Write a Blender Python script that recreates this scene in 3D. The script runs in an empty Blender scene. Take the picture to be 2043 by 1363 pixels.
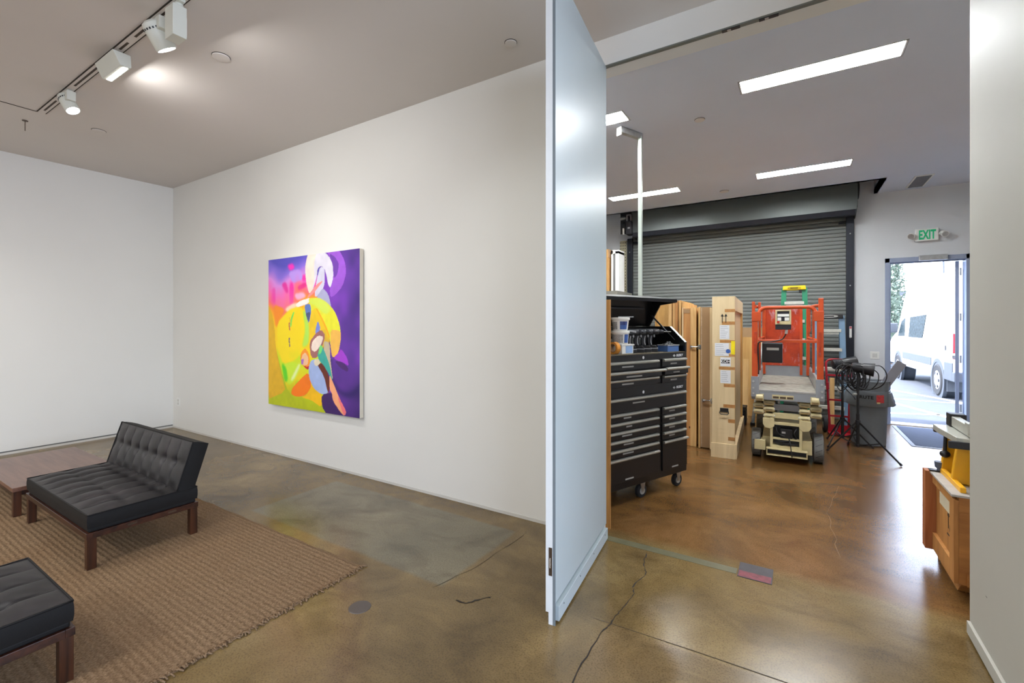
import bpy, bmesh, math, random
import numpy as np
from mathutils import Vector, Matrix
random.seed(7)
PI = math.pi
scene = bpy.context.scene
COL = scene.collection

# ---------------------------------------------------------------- materials
def lin(c):
    out = []
    for v in c[:3]:
        v = v / 255.0
        out.append(v / 12.92 if v <= 0.04045 else ((v + 0.055) / 1.055) ** 2.4)
    return (out[0], out[1], out[2], 1.0)

class N:
    """small node-tree builder"""
    def __init__(self, name):
        self.m = bpy.data.materials.new(name)
        self.m.use_nodes = True
        self.t = self.m.node_tree
        self.b = self.t.nodes['Principled BSDF']
    def add(self, typ, **kw):
        n = self.t.nodes.new(typ)
        for k, v in kw.items():
            if k.startswith('i_'):
                key = k[2:]
                key = int(key) if key.isdigit() else key.replace('_', ' ')
                n.inputs[key].default_value = v
            else:
                setattr(n, k, v)
        return n
    def link(self, a, b):
        self.t.links.new(a, b)
    def coord(self, which='Object', scale=(1, 1, 1), rot=(0, 0, 0), loc=(0, 0, 0)):
        tc = self.add('ShaderNodeTexCoord')
        mp = self.add('ShaderNodeMapping')
        mp.inputs['Scale'].default_value = scale
        mp.inputs['Rotation'].default_value = rot
        mp.inputs['Location'].default_value = loc
        self.link(tc.outputs[which], mp.inputs['Vector'])
        return mp.outputs['Vector']
    def noise(self, vec, scale=5, detail=4, rough=0.55, dist=0.0):
        n = self.add('ShaderNodeTexNoise')
        n.inputs['Scale'].default_value = scale
        n.inputs['Detail'].default_value = detail
        n.inputs['Roughness'].default_value = rough
        n.inputs['Distortion'].default_value = dist
        self.link(vec, n.inputs['Vector'])
        return n.outputs['Fac']
    def ramp(self, fac, stops):
        r = self.add('ShaderNodeValToRGB')
        e = r.color_ramp.elements
        while len(e) < len(stops):
            e.new(0.5)
        for k, (p, c) in enumerate(stops):
            e[k].position = p
            e[k].color = c
        self.link(fac, r.inputs['Fac'])
        return r.outputs['Color']
    def mix(self, fac, a, b, mode='MIX'):
        n = self.add('ShaderNodeMix', data_type='RGBA', blend_type=mode)
        for val, idx in ((fac, 0), (a, 6), (b, 7)):
            if hasattr(val, 'is_output'):
                self.link(val, n.inputs[idx])
            else:
                n.inputs[idx].default_value = val
        return n.outputs[2]
    def math(self, op, a, b=None, clamp=False):
        n = self.add('ShaderNodeMath', operation=op, use_clamp=clamp)
        for val, idx in ((a, 0), (b, 1)):
            if val is None:
                continue
            if hasattr(val, 'is_output'):
                self.link(val, n.inputs[idx])
            else:
                n.inputs[idx].default_value = val
        return n.outputs[0]
    def color(self, c):
        if hasattr(c, 'is_output'):
            self.link(c, self.b.inputs['Base Color'])
        else:
            self.b.inputs['Base Color'].default_value = c
    def set(self, rough=0.5, metal=0.0, spec=None, coat=None):
        for key, v in (('Roughness', rough), ('Metallic', metal), ('Specular IOR Level', spec), ('Coat Weight', coat)):
            if v is None:
                continue
            if hasattr(v, 'is_output'):
                self.link(v, self.b.inputs[key])
            else:
                self.b.inputs[key].default_value = v
    def bump(self, h, strength=0.2, dist=0.01):
        n = self.add('ShaderNodeBump')
        n.inputs['Strength'].default_value = strength
        n.inputs['Distance'].default_value = dist
        self.link(h, n.inputs['Height'])
        self.link(n.outputs['Normal'], self.b.inputs['Normal'])

def M(name, rgb, rough=0.5, metal=0.0, var=0.06, scale=8.0, bump=0.0, bscale=60.0, spec=None, emit=None):
    """plain procedural material: base colour gently mottled by noise"""
    n = N(name)
    v = n.coord('Object')
    c = lin(rgb)
    lo = tuple(max(0, x * (1 - var)) for x in c[:3]) + (1,)
    hi = tuple(min(1, x * (1 + var)) for x in c[:3]) + (1,)
    n.color(n.ramp(n.noise(v, scale, 4), [(0.3, lo), (0.7, hi)]))
    n.set(rough, metal, spec)
    if bump:
        n.bump(n.noise(v, bscale, 3), bump, 0.004)
    if emit:
        n.b.inputs['Emission Color'].default_value = lin(emit[0])
        n.b.inputs['Emission Strength'].default_value = emit[1]
    return n.m

def wood(name, dark, light, rough=0.55, axis=2, scale=9.0, stretch=14.0, knots=False, contrast=(0.3, 0.72)):
    n = N(name)
    sc = [stretch, stretch, stretch]
    sc[axis] = 1.0
    v = n.coord('Object', scale=tuple(s * 0.25 for s in sc))
    f = n.noise(v, scale, 6, 0.6, 0.6)
    col = n.ramp(f, [(contrast[0], lin(dark)), (contrast[1], lin(light))])
    if knots:
        v2 = n.coord('Object', scale=tuple((2.2 if k != axis else 1.2) for k in range(3)))
        vor = n.add('ShaderNodeTexVoronoi')
        vor.inputs['Scale'].default_value = 3.2
        n.link(v2, vor.inputs['Vector'])
        k = n.math('LESS_THAN', vor.outputs['Distance'], 0.085)
        col = n.mix(k, col, lin([x * 0.55 for x in dark]))
    n.color(col)
    n.set(rough)
    n.bump(f, 0.08, 0.003)
    return n.m

# ---------------------------------------------------------------- geometry
class MB:
    def __init__(self):
        self.v = []
        self.f = []
    def raw(self, vs, fs, mat=None):
        o = len(self.v)
        for p in vs:
            p = Vector(p)
            self.v.append(tuple(mat @ p if mat is not None else p))
        self.f += [tuple(i + o for i in f) for f in fs]
        return self
    def box(self, x0, x1, y0, y1, z0, z1, mat=None):
        vs = [(x0, y0, z0), (x1, y0, z0), (x1, y1, z0), (x0, y1, z0), (x0, y0, z1), (x1, y0, z1), (x1, y1, z1), (x0, y1, z1)]
        fs = [(0, 3, 2, 1), (4, 5, 6, 7), (0, 1, 5, 4), (1, 2, 6, 5), (2, 3, 7, 6), (3, 0, 4, 7)]
        return self.raw(vs, fs, mat)
    def cbox(self, c, s, mat=None):
        return self.box(c[0] - s[0] / 2, c[0] + s[0] / 2, c[1] - s[1] / 2, c[1] + s[1] / 2, c[2] - s[2] / 2, c[2] + s[2] / 2, mat)
    def frame(self, p0, p1):
        p0, p1 = Vector(p0), Vector(p1)
        z = (p1 - p0).normalized()
        up = Vector((0, 0, 1)) if abs(z.z) < 0.95 else Vector((1, 0, 0))
        x = up.cross(z).normalized()
        y = z.cross(x)
        return Matrix(((x.x, y.x, z.x, p0.x), (x.y, y.y, z.y, p0.y), (x.z, y.z, z.z, p0.z), (0, 0, 0, 1)))
    def bar(self, p0, p1, w, t):
        """rectangular bar from p0 to p1, w across (horizontal), t the other way"""
        L = (Vector(p1) - Vector(p0)).length
        return self.box(-w / 2, w / 2, -t / 2, t / 2, 0, L, self.frame(p0, p1))
    def lathe(self, prof, n=24, mat=None, cap=True, arc=(0, 2 * PI)):
        vs, fs = [], []
        full = abs(arc[1] - arc[0] - 2 * PI) < 1e-6
        cols = n if full else n + 1
        for r, z in prof:
            for k in range(cols):
                a = arc[0] + (arc[1] - arc[0]) * k / n
                vs.append((r * math.cos(a), r * math.sin(a), z))
        for i in range(len(prof) - 1):
            for k in range(n):
                k2 = (k + 1) % cols
                fs.append((i * cols + k, i * cols + k2, (i + 1) * cols + k2, (i + 1) * cols + k))
        if cap and full:
            fs.append(tuple(range(cols - 1, -1, -1)))
            o = (len(prof) - 1) * cols
            fs.append(tuple(range(o, o + cols)))
        return self.raw(vs, fs, mat)
    def cyl(self, p0, p1, r, r2=None, n=20):
        L = (Vector(p1) - Vector(p0)).length
        return self.lathe([(r, 0), (r if r2 is None else r2, L)], n, self.frame(p0, p1))
    def disc_ring(self, p0, p1, ro, ri, n=28):
        L = (Vector(p1) - Vector(p0)).length
        return self.lathe([(ri, 0), (ro, 0), (ro, L), (ri, L), (ri, 0)], n, self.frame(p0, p1), cap=False)
    def tube(self, pts, r, n=8, closed=False):
        pts = [Vector(p) for p in pts]
        m = len(pts)
        vs, fs = [], []
        prev = None
        for i, p in enumerate(pts):
            a = pts[(i - 1) % m] if (closed or i > 0) else p
            b = pts[(i + 1) % m] if (closed or i < m - 1) else p
            t = (b - a).normalized()
            if prev is None:
                up = Vector((0, 0, 1)) if abs(t.z) < 0.9 else Vector((1, 0, 0))
                x = up.cross(t).normalized()
            else:
                x = (prev - t * prev.dot(t)).normalized()
            prev = x
            y = t.cross(x)
            for k in range(n):
                a2 = 2 * PI * k / n
                vs.append(p + x * (r * math.cos(a2)) + y * (r * math.sin(a2)))
        for i in range(m if closed else m - 1):
            j = (i + 1) % m
            for k in range(n):
                k2 = (k + 1) % n
                fs.append((i * n + k, i * n + k2, j * n + k2, j * n + k))
        if not closed:
            fs.append(tuple(range(n - 1, -1, -1)))
            fs.append(tuple(range((m - 1) * n, m * n)))
        return self.raw(vs, fs)
    def prism(self, poly, h0, h1, axis='z', mat=None):
        """polygon extruded along an axis; poly in the two remaining axes (xy, xz or yz)"""
        n = len(poly)
        def P(p, h):
            if axis == 'z':
                return (p[0], p[1], h)
            if axis == 'y':
                return (p[0], h, p[1])
            return (h, p[0], p[1])
        vs = [P(p, h0) for p in poly] + [P(p, h1) for p in poly]
        fs = [tuple(range(n - 1, -1, -1)), tuple(range(n, 2 * n))]
        for i in range(n):
            j = (i + 1) % n
            fs.append((i, j, n + j, n + i))
        return self.raw(vs, fs, mat)
    def grid(self, nx, ny, fn, wrap=False):
        vs = [fn(i / nx, j / ny) for j in range(ny + 1) for i in range(nx + 1)]
        w = nx + 1
        fs = [(j * w + i, j * w + i + 1, (j + 1) * w + i + 1, (j + 1) * w + i) for j in range(ny) for i in range(nx)]
        return self.raw(vs, fs)
    def sphere(self, c, r, n=14, m=8, sc=(1, 1, 1)):
        prof = [(max(1e-4, r * math.sin(PI * i / m)), -r * math.cos(PI * i / m)) for i in range(m + 1)]
        return self.lathe(prof, n, Matrix.Translation(c) @ Matrix.Diagonal((sc[0], sc[1], sc[2], 1)))
    def cells(self, xs, zs, holes, y0, y1, axis='y'):
        """a slab made of cells between cut lines, leaving out rectangular holes"""
        for h in holes:
            xs = xs + [h[0], h[1]]
            zs = zs + [h[2], h[3]]
        xs, zs = sorted(set(xs)), sorted(set(zs))
        for i in range(len(xs) - 1):
            for j in range(len(zs) - 1):
                cx, cz = (xs[i] + xs[i + 1]) / 2, (zs[j] + zs[j + 1]) / 2
                if any(h[0] < cx < h[1] and h[2] < cz < h[3] for h in holes):
                    continue
                if axis == 'y':
                    self.box(xs[i], xs[i + 1], y0, y1, zs[j], zs[j + 1])
                else:
                    self.box(xs[i], xs[i + 1], zs[j], zs[j + 1], y0, y1)
        return self

def curve(pts, k=6):
    """smooth path through the points"""
    P = [Vector(p) for p in pts]
    out = []
    for i in range(len(P) - 1):
        a, b, c, d = P[max(i - 1, 0)], P[i], P[i + 1], P[min(i + 2, len(P) - 1)]
        for j in range(k):
            t = j / k
            out.append(0.5 * ((2 * b) + (c - a) * t + (2 * a - 5 * b + 4 * c - d) * t * t + (3 * b - a - 3 * c + d) * t * t * t))
    return out + [P[-1]]

def obj(name, mb, mat, parent=None, bevel=0.0, smooth=None, seg=2):
    me = bpy.data.meshes.new(name)
    me.from_pydata([tuple(p) for p in mb.v], [], mb.f)
    me.validate(verbose=False)
    bm = bmesh.new()
    bm.from_mesh(me)
    bmesh.ops.recalc_face_normals(bm, faces=bm.faces)
    bm.to_mesh(me)
    bm.free()
    me.materials.append(mat)
    o = bpy.data.objects.new(name, me)
    COL.objects.link(o)
    if parent is not None:
        o.parent = parent
    if bevel:
        b = o.modifiers.new('bevel', 'BEVEL')
        b.width = bevel
        b.segments = seg
        b.limit_method = 'ANGLE'
        b.angle_limit = math.radians(40)
    if smooth is not None:
        me.set_sharp_from_angle(angle=math.radians(smooth))
    return o

def tag(o, label, cat, group=None, kind=None):
    o['label'] = label
    o['category'] = cat
    if group:
        o['group'] = group
    if kind:
        o['kind'] = kind
    return o

def thing(name, label, cat, loc=(0, 0, 0), rz=0.0, group=None, kind=None):
    o = bpy.data.objects.new(name, None)
    o.empty_display_size = 0.1
    COL.objects.link(o)
    o.location = loc
    o.rotation_euler = (0, 0, rz)
    return tag(o, label, cat, group, kind)

def dup(root, loc, rz, label, group=None):
    r = root.copy()
    COL.objects.link(r)
    r.location = loc
    r.rotation_euler = (0, 0, rz)
    r['label'] = label
    if group:
        r['group'] = group
    for ch in [x for x in bpy.data.objects if x.parent == root]:
        c = ch.copy()
        COL.objects.link(c)
        c.parent = r
        for g in [x for x in bpy.data.objects if x.parent == ch]:
            d = g.copy()
            COL.objects.link(d)
            d.parent = c
    return r

def text_mb(body, size, depth=0.002, shear=0.0, bold=0.0, align='CENTER', spacing=1.0):
    """lettering as mesh geometry lying in the xz plane, reading along +x, facing -y"""
    cu = bpy.data.curves.new('lettering', 'FONT')
    cu.body = body
    cu.size = size
    cu.extrude = depth / 2
    cu.offset = bold
    cu.shear = shear
    cu.space_character = spacing
    cu.align_x = align
    cu.align_y = 'CENTER'
    cu.resolution_u = 3
    o = bpy.data.objects.new('lettering', cu)
    COL.objects.link(o)
    bpy.context.view_layer.update()
    me = bpy.data.meshes.new_from_object(o.evaluated_get(bpy.context.evaluated_depsgraph_get()))
    mb = MB()
    mb.raw([(v.co.x, -v.co.z, v.co.y) for v in me.vertices], [tuple(p.vertices) for p in me.polygons])
    bpy.data.objects.remove(o)
    bpy.data.curves.remove(cu)
    bpy.data.meshes.remove(me)
    return mb

def moved(mb, mat):
    mb.v = [tuple(mat @ Vector(p)) for p in mb.v]
    return mb
T = Matrix.Translation
def RZ(a): return Matrix.Rotation(a, 4, 'Z')
def RX(a): return Matrix.Rotation(a, 4, 'X')
def RY(a): return Matrix.Rotation(a, 4, 'Y')
def R(d): return math.radians(d)
# light levels
TROFFER = 74.0
P_WASH, P_SPOT, P_ROOM = 6.0, 52.0, 37.0
P_SUN, P_SKY = 9.0, 1.5
EXPOSURE = 0.40
# ================================================================= materials of the place
ZC = 3.487          # ceiling height
YW = 3.03           # gallery side of the long wall
YE = 8.777          # wall with the roll-up door and the exit
m_wall = M('white_wall_paint', (226, 225, 220), 0.75, var=0.012, scale=1.5, bump=0.03, bscale=220)
m_ceil = M('ceiling_paint', (214, 208, 203), 0.85, var=0.015, scale=1.2)
m_ceil2 = M('workshop_ceiling_paint', (214, 221, 234), 0.85, var=0.02, scale=1.2)
m_wall2 = M('workshop_wall_paint', (212, 215, 218), 0.75, var=0.02, scale=2)
m_reveal = M('reveal_bead', (206, 204, 198), 0.6, var=0.03)
m_shadowgap = M('reveal_gap', (116, 116, 114), 0.8)
m_doorpaint = M('satin_door_paint', (176, 188, 191), 0.34, var=0.015, scale=3)
m_dooredge = M('door_edge_paint', (220, 226, 230), 0.35, var=0.02)
m_seal = M('grey_seal', (112, 122, 128), 0.6)
m_steel = M('brushed_steel', (170, 172, 172), 0.3, 1.0, var=0.08, scale=30)
m_alu = M('dull_aluminium', (190, 192, 192), 0.42, 0.8, var=0.1, scale=25)
m_chrome = M('chrome', (225, 225, 228), 0.12, 1.0, var=0.02)
m_darkmetal = M('dark_metal', (44, 45, 50), 0.45, 0.3, var=0.15)
m_black = M('black_plastic', (24, 24, 27), 0.45, var=0.2)
m_rubber = M('black_rubber', (30, 30, 32), 0.8, var=0.2, bump=0.1)
m_white_plastic = M('white_plastic', (232, 232, 228), 0.4, var=0.01)
m_bronze = M('bronze_plate', (92, 78, 66), 0.4, 0.7, var=0.2)

def floor_material():
    n = N('polished_concrete')
    v = n.coord('Object')
    sep = n.add('ShaderNodeSeparateXYZ')
    n.link(v, sep.inputs[0])
    X, Y = sep.outputs[0], sep.outputs[1]
    big = n.noise(v, 0.9, 6, 0.62, 0.4)
    mid = n.noise(v, 3.2, 5, 0.6, 0.3)
    fine = n.noise(v, 120, 3, 0.7)
    front = n.ramp(big, [(0.3, lin((84, 66, 36))), (0.5, lin((124, 102, 62))), (0.72, lin((154, 132, 90)))])
    back = n.ramp(big, [(0.28, lin((78, 53, 27))), (0.5, lin((118, 84, 46))), (0.75, lin((150, 113, 70)))])
    m = n.math('MULTIPLY', n.math('SUBTRACT', Y, 3.12), 8.0, clamp=True)
    col = n.mix(m, front, back)
    # grey trowelled patch by the long wall
    def band(val, a, b, soft):
        lo = n.math('DIVIDE', n.math('SUBTRACT', val, a), soft, clamp=True)
        hi = n.math('DIVIDE', n.math('SUBTRACT', b, val), soft, clamp=True)
        return n.math('MULTIPLY', lo, hi)
    wob = n.math('MULTIPLY', n.math('SUBTRACT', mid, 0.5), 0.05)
    patch = n.math('MULTIPLY', band(n.math('ADD', X, wob), -3.74, -1.70, 0.03), band(n.math('ADD', Y, wob), 1.99, 2.83, 0.03))
    col = n.mix(n.math('MULTIPLY', patch, 0.72), col, n.ramp(big, [(0.3, lin((104, 102, 86))), (0.7, lin((136, 130, 108)))]))
    # darker speckled slab past the saw cut
    cut = n.math('MULTIPLY', band(Y, 0.0, 2.2, 0.006), band(X, -0.80, 3.0, 0.01))
    col = n.mix(n.math('MULTIPLY', cut, 0.25), col, lin((112, 88, 60)))
    # dark drag marks
    st = n.noise(n.coord('Object', scale=(1.3, 1.9, 1), rot=(0, 0, 0.3)), 1.7, 6, 0.62, 0.9)
    col = n.mix(n.ramp(st, [(0.45, (0, 0, 0, 1)), (0.8, (0.7, 0.7, 0.7, 1))]), col, lin((62, 46, 26)))
    sp = n.ramp(fine, [(0.40, lin((70, 52, 34))), (0.5, (1, 1, 1, 1)), (0.64, (1, 1, 1, 1)), (0.74, (1.0, 1.0, 1.0, 1))])
    col = n.mix(0.35, col, sp, 'MULTIPLY')
    spk = n.ramp(n.noise(v, 210, 2, 0.5), [(0.70, (0, 0, 0, 1)), (0.78, (0.5, 0.5, 0.5, 1))])
    col = n.mix(spk, col, lin((190, 172, 138)))
    n.color(col)
    rg = n.math('ADD', n.math('MULTIPLY', mid, 0.18), 0.14)
    n.set(rg, 0.0, 0.5)
    n.bump(n.math('ADD', n.math('MULTIPLY', mid, 1.0), n.math('MULTIPLY', fine, 0.05)), 0.06, 0.006)
    return n.m
m_floor = floor_material()

# ================================================================= shell
STR = 'structure'
fl = obj('floor', MB().box(-7.9, 4.2, -6.2, YE + 0.12, -0.12, 0.0), m_floor)
tag(fl, 'brown mottled polished concrete floor of gallery and workshop', 'floor', kind=STR)
m_crack = M('crack_dark', (40, 33, 24), 0.9)
def strip(pts, w, z=0.0012, seed=1):
    rnd = random.Random(seed)
    mb = MB()
    vs, fs = [], []
    for i, p in enumerate(pts):
        a = Vector(pts[max(0, i - 1)]); b = Vector(pts[min(len(pts) - 1, i + 1)])
        d = (b - a).normalized(); q = Vector((-d.y, d.x)) * (w * (0.35 + 0.9 * rnd.random()) / 2)
        vs += [(p[0] + q.x, p[1] + q.y, z), (p[0] - q.x, p[1] - q.y, z)]
    for i in range(len(pts) - 1):
        fs.append((2 * i, 2 * i + 1, 2 * i + 3, 2 * i + 2))
    return mb.raw(vs, fs)
def jag(pts, n, amp, seed):
    rnd = random.Random(seed); out = []
    for (a, b) in zip(pts[:-1], pts[1:]):
        for k in range(n):
            t = k / n
            out.append((a[0] + (b[0] - a[0]) * t + rnd.uniform(-amp, amp), a[1] + (b[1] - a[1]) * t + rnd.uniform(-amp, amp)))
    return out + [pts[-1]]
crk = [(-0.821, 2.995), (-0.808, 2.856), (-0.76, 2.751), (-0.79, 2.578), (-0.761, 2.511), (-0.776, 2.358), (-0.783, 2.22), (-0.80, 2.112), (-0.794, 1.748), (-0.83, 1.5)]
obj('crack', strip(jag(crk, 6, 0.006, 3), 0.0065), m_crack, fl)
obj('saw_cut', strip([(-0.885, 2.194), (-0.4, 2.215), (-0.028, 2.224), (0.69, 2.25)], 0.004), m_crack, fl)
obj('crack', strip(jag([(-1.75, 1.97), (-1.67, 2.30), (-1.64, 2.80)], 6, 0.006, 5), 0.003), m_crack, fl)
obj('scar', strip(jag([(-1.56, 1.93), (-1.48, 1.97), (-1.42, 2.06)], 5, 0.012, 8), 0.012), m_crack, fl)
obj('crack', strip(jag([(0.25, 3.6), (0.22, 4.4), (0.35, 5.2)], 8, 0.012, 9), 0.0016), M('scratch_light', (136, 104, 66), 0.6), fl)
m_strip = M('threshold_filler', (98, 94, 68), 0.45, var=0.2, scale=10)
obj('threshold_filler', MB().box(-1.17, -0.30, 3.035, 3.105, 0.0, 0.0012), m_strip, fl)

# long gallery wall with the double-door opening
OPX0, OPX1 = -1.18, 0.78
wl = MB().cells([-7.9, 4.2], [0.040, ZC + 0.1], [(OPX0, OPX1, 0.0, 3.303)], YW, YW + 0.17)
wl = obj('wall_back', wl, m_wall)
tag(wl, 'long white gallery wall carrying the painting, with the wide door opening', 'wall', kind=STR)
m_track = M('header_track', (118, 122, 116), 0.5, 0.3)
# header soffit hardware
hd = MB().box(OPX0, OPX1, YW + 0.002, YW + 0.032, 3.294, 3.3025)
hdr = obj('trim_1', hd, m_track)
tag(hdr, 'grey stop channel under the header of the door opening', 'trim', kind=STR)
for cx in (-0.33, -0.13):
    obj('strike_plate', MB().box(cx - 0.05, cx + 0.05, YW + 0.004, YW + 0.030, 3.290, 3.2938), m_darkmetal, hdr)
    obj('strike_plate', MB().box(cx - 0.02, cx + 0.0, YW + 0.008, YW + 0.026, 3.2885, 3.2898), m_alu, hdr)
wlf = obj('wall_left', MB().box(-7.9, -7.712, -6.2, YW, 0.040, ZC + 0.1), m_wall)
tag(wlf, 'white end wall on the left of the gallery', 'wall', kind=STR)
WIN = (-4.6, 1.7, 0.9, 3.1)
_c = MB().cells([-6.2, YE + 0.2], [0.0, ZC + 0.5], [WIN], -4.2, -4.0)
wrt = obj('wall_right', moved(_c, RZ(PI / 2)), m_wall)
tag(wrt, 'white wall on the right side of the building', 'wall', kind=STR)
wn = MB()
for y in (-4.6, -2.5, -0.4, 1.66):
    wn.box(4.05, 4.12, y, y + 0.04, 0.9, 3.1)
wn.box(4.05, 4.12, -4.6, 1.7, 0.9, 0.94).box(4.05, 4.12, -4.6, 1.7, 3.06, 3.1)
wno = obj('added_window_1', wn, m_darkmetal)  # unseen window, put in to bring cool daylight from the right
tag(wno, 'unseen dark-framed window added on the right gallery wall for daylight', 'window', kind=STR)
wfr = obj('wall_front', MB().box(-7.9, 4.2, -6.2, -6.0, 0, ZC + 0.1), m_wall)
tag(wfr, 'white wall of the gallery behind the camera', 'wall', kind=STR)
# recessed reveal at the foot of the walls
bb = MB().box(-7.712, OPX0, YW + 0.010, YW + 0.05, 0.0, 0.041)
bbo = obj('baseboard_back', bb, m_shadowgap)
tag(bbo, 'slim recessed base reveal under the long white wall', 'baseboard', kind=STR)
obj('bead', MB().box(-7.712, OPX0, YW - 0.004, YW + 0.02, 0.0, 0.024), m_reveal, bbo)
bl = obj('baseboard_left', MB().box(-7.76, -7.722, -6.0, YW, 0.0, 0.041), m_shadowgap)
tag(bl, 'slim recessed base reveal under the left end wall', 'baseboard', kind=STR)
obj('bead', MB().box(-7.73, -7.708, -6.0, YW - 0.004, 0.0, 0.024), m_reveal, bl)
# gallery ceiling
cg = obj('ceiling', MB().box(-7.9, 4.2, -6.2, YW + 0.05, ZC, ZC + 0.1), m_ceil)
tag(cg, 'off-white gallery ceiling', 'ceiling', kind=STR)
obj('seam', MB().box(-6.006, -5.996, -1.5, 1.262, ZC - 0.003, ZC), m_crack, cg)

# workshop ceiling with light wells and the open slot above the roller hood
LIGHTS = [(-0.40, 0.678, 4.145, 4.387), (-0.45, 0.60, 6.80, 7.06), (-2.505, -1.435, 6.86, 7.10), (-2.43, -1.357, 4.125, 4.37)]
cw = MB().cells([-5.2, 4.2], [YW + 0.1, YE + 0.05], [(a, b, c, d) for a, b, c, d in LIGHTS] + [(-5.1, 1.02, 7.955, 9.0)], ZC, ZC + 0.08, axis='z')
cw.box(1.02, 1.06, 7.955, YE, ZC, 4.3)
cw.box(-5.2, 1.06, 7.90, 7.955, ZC, 4.3)
cw.box(-5.2, 1.06, 7.90, YE + 0.2, 4.3, 4.4)
cw = obj('ceiling_workshop', cw, m_ceil2)
tag(cw, 'grey-white workshop ceiling with a slot over the roller door', 'ceiling', kind=STR)
# end walls of the workshop
DOOR = (1.195, 2.045, 0.0, 2.44)
ROLL = (-2.70, 0.70, 0.0, 3.20)
we = MB().cells([-5.2, 4.2], [0.0, 4.35], [DOOR, ROLL], YE, YE + 0.2)
we = obj('wall_rear', we, m_wall2)
tag(we, 'white workshop wall holding the roller door and the exit', 'wall', kind=STR)
wsl = obj('wall_side', MB().box(-5.2, -5.0, YW + 0.17, YE, 0, 4.35), m_wall2)
tag(wsl, 'white side wall of the workshop hidden on the left', 'wall', kind=STR)
# roof closing slab keeps daylight out above the ceilings
rf = obj('roof_slab', MB().box(-8.0, 4.3, -6.3, 9.0, 4.42, 4.5), m_ceil2)
tag(rf, 'flat roof slab above both rooms', 'roof', kind=STR)

# ---- the two tall swing leaves of the gallery opening
def leaf(name, label, hinge, length, ang, thick, side):
    """leaf in local coords: runs along -y from the hinge, show face at x=0 (side=+1 faces +x)"""
    t = thing(name, label, 'door', (hinge[0], hinge[1], 0), ang, kind=STR)
    s = side
    x0, x1 = sorted((0, -s * thick))
    obj('panel', MB().box(x0, x1, -length, 0, 0.11 if s > 0 else 0.07, 3.296), m_doorpaint, t, bevel=0.002)
    a, b = sorted((0, s * 0.012))
    obj('bottom_rail', MB().box(min(a, x0 + 0.012), max(b, x1 - 0.012 if s < 0 else b), -length + 0.02, -0.004, 0.012, 0.085 if s > 0 else 0.07), m_doorpaint, t, bevel=0.002)
    return t, x0, x1
dl, x0, x1 = leaf('door_1', 'tall pale grey door leaf swung open edge-on beside the painting wall', (-1.118, 3.045), 1.012, R(6.0), 0.052, 1)
obj('edge_strip', MB().box(x0 + 0.001, -0.014, -1.0165, -1.012, 0.06, 3.296), m_dooredge, dl, bevel=0.001)
obj('edge_seal', MB().box(-0.014, 0.0, -1.016, -1.012, 0.0, 3.296), m_seal, dl)
obj('foot_block', MB().box(-0.036, -0.014, -1.016, -0.97, 0.0, 0.1), m_dooredge, dl)
fb = obj('flush_bolt', MB().box(-0.034, -0.016, -1.0185, -1.0165, 0.245, 0.385), m_bronze, dl)
obj('bolt_lever', MB().box(-0.029, -0.022, -1.022, -1.0185, 0.285, 0.335), m_chrome, fb, bevel=0.001)
for k in range(4):
    obj('rail_screw', MB().cyl((0.012, -0.08 - k * 0.28, 0.066), (0.0135, -0.08 - k * 0.28, 0.066), 0.004, n=10), m_darkmetal, dl)
m_doorpaint2 = M('door_paint_eggshell', (180, 177, 167), 0.6, var=0.015, scale=3)
_keep = m_doorpaint
m_doorpaint = m_doorpaint2
dr, x0, x1 = leaf('door_2', 'tall off-white door leaf filling the right edge of the view', (0.717, 3.035), 1.1, R(-0.4), 0.052, -1)
m_doorpaint = _keep
obj('scuff', MB().box(-0.0006, 0.0, -0.24, -0.225, 0.30, 0.303), m_bronze, dr)

# ---- roller door
t = thing('door_3', 'wide grey slatted roller door, closed, at the back of the workshop', 'door', (0, YE, 0), kind=STR)
m_slat = M('roller_slat_grey', (116, 120, 117), 0.5, 0.1, var=0.05, scale=3)
m_slatgap = M('roller_gap', (26, 29, 32), 0.7)
m_hood = M('roller_hood_grey', (98, 104, 102), 0.38, 0.35, var=0.06, scale=2)
m_guide = M('guide_dark_steel', (34, 38, 48), 0.5, 0.3, var=0.1)
mb = MB()
pitch = 0.0612
k = 0
while k * pitch < 3.24:
    z = k * pitch
    prof = [(0.050, z), (0.024, z + 0.002), (0.022, z + 0.006), (0.0215, z + 0.03), (0.022, z + 0.0545), (0.024, z + 0.0575), (0.050, z + 0.0588)]
    vs = [(-2.70, y, zz) for y, zz in prof] + [(0.70, y, zz) for y, zz in prof]
    mb.raw(vs, [(i, i + 1, i + 8, i + 7) for i in range(6)])
    k += 1
obj('curtain', mb, m_slat, t, smooth=40)
obj('gap_backing', MB().box(-2.70, 0.70, 0.050, 0.06, 0, 3.25), m_slatgap, t)
for a, b in ((-2.77, -2.675), (0.675, 0.77)):
    g = obj('guide_rail', MB().box(a, b, -0.075, -0.001, 0, 3.165), m_guide, t, bevel=0.003)
    for zz in (0.5, 1.3, 2.1, 2.9):
        obj('guide_bolt', MB().cyl(((a + b) / 2, -0.082, zz), ((a + b) / 2, -0.075, zz), 0.01, n=8), m_steel, g)
gl = obj('warning_sticker', MB().box(0.712, 0.742, -0.0765, -0.0755, 1.30, 1.47), m_white_plastic, t)
obj('sticker_head', MB().box(0.714, 0.740, -0.0772, -0.0766, 1.435, 1.465), M('sticker_pink', (200, 90, 100), 0.6), gl)
for a in (-2.67, 0.58):
    obj('curtain_stop', MB().box(a, a + 0.09, -0.03, 0.022, 3.07, 3.10), m_guide, t)
YH = -0.40
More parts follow.
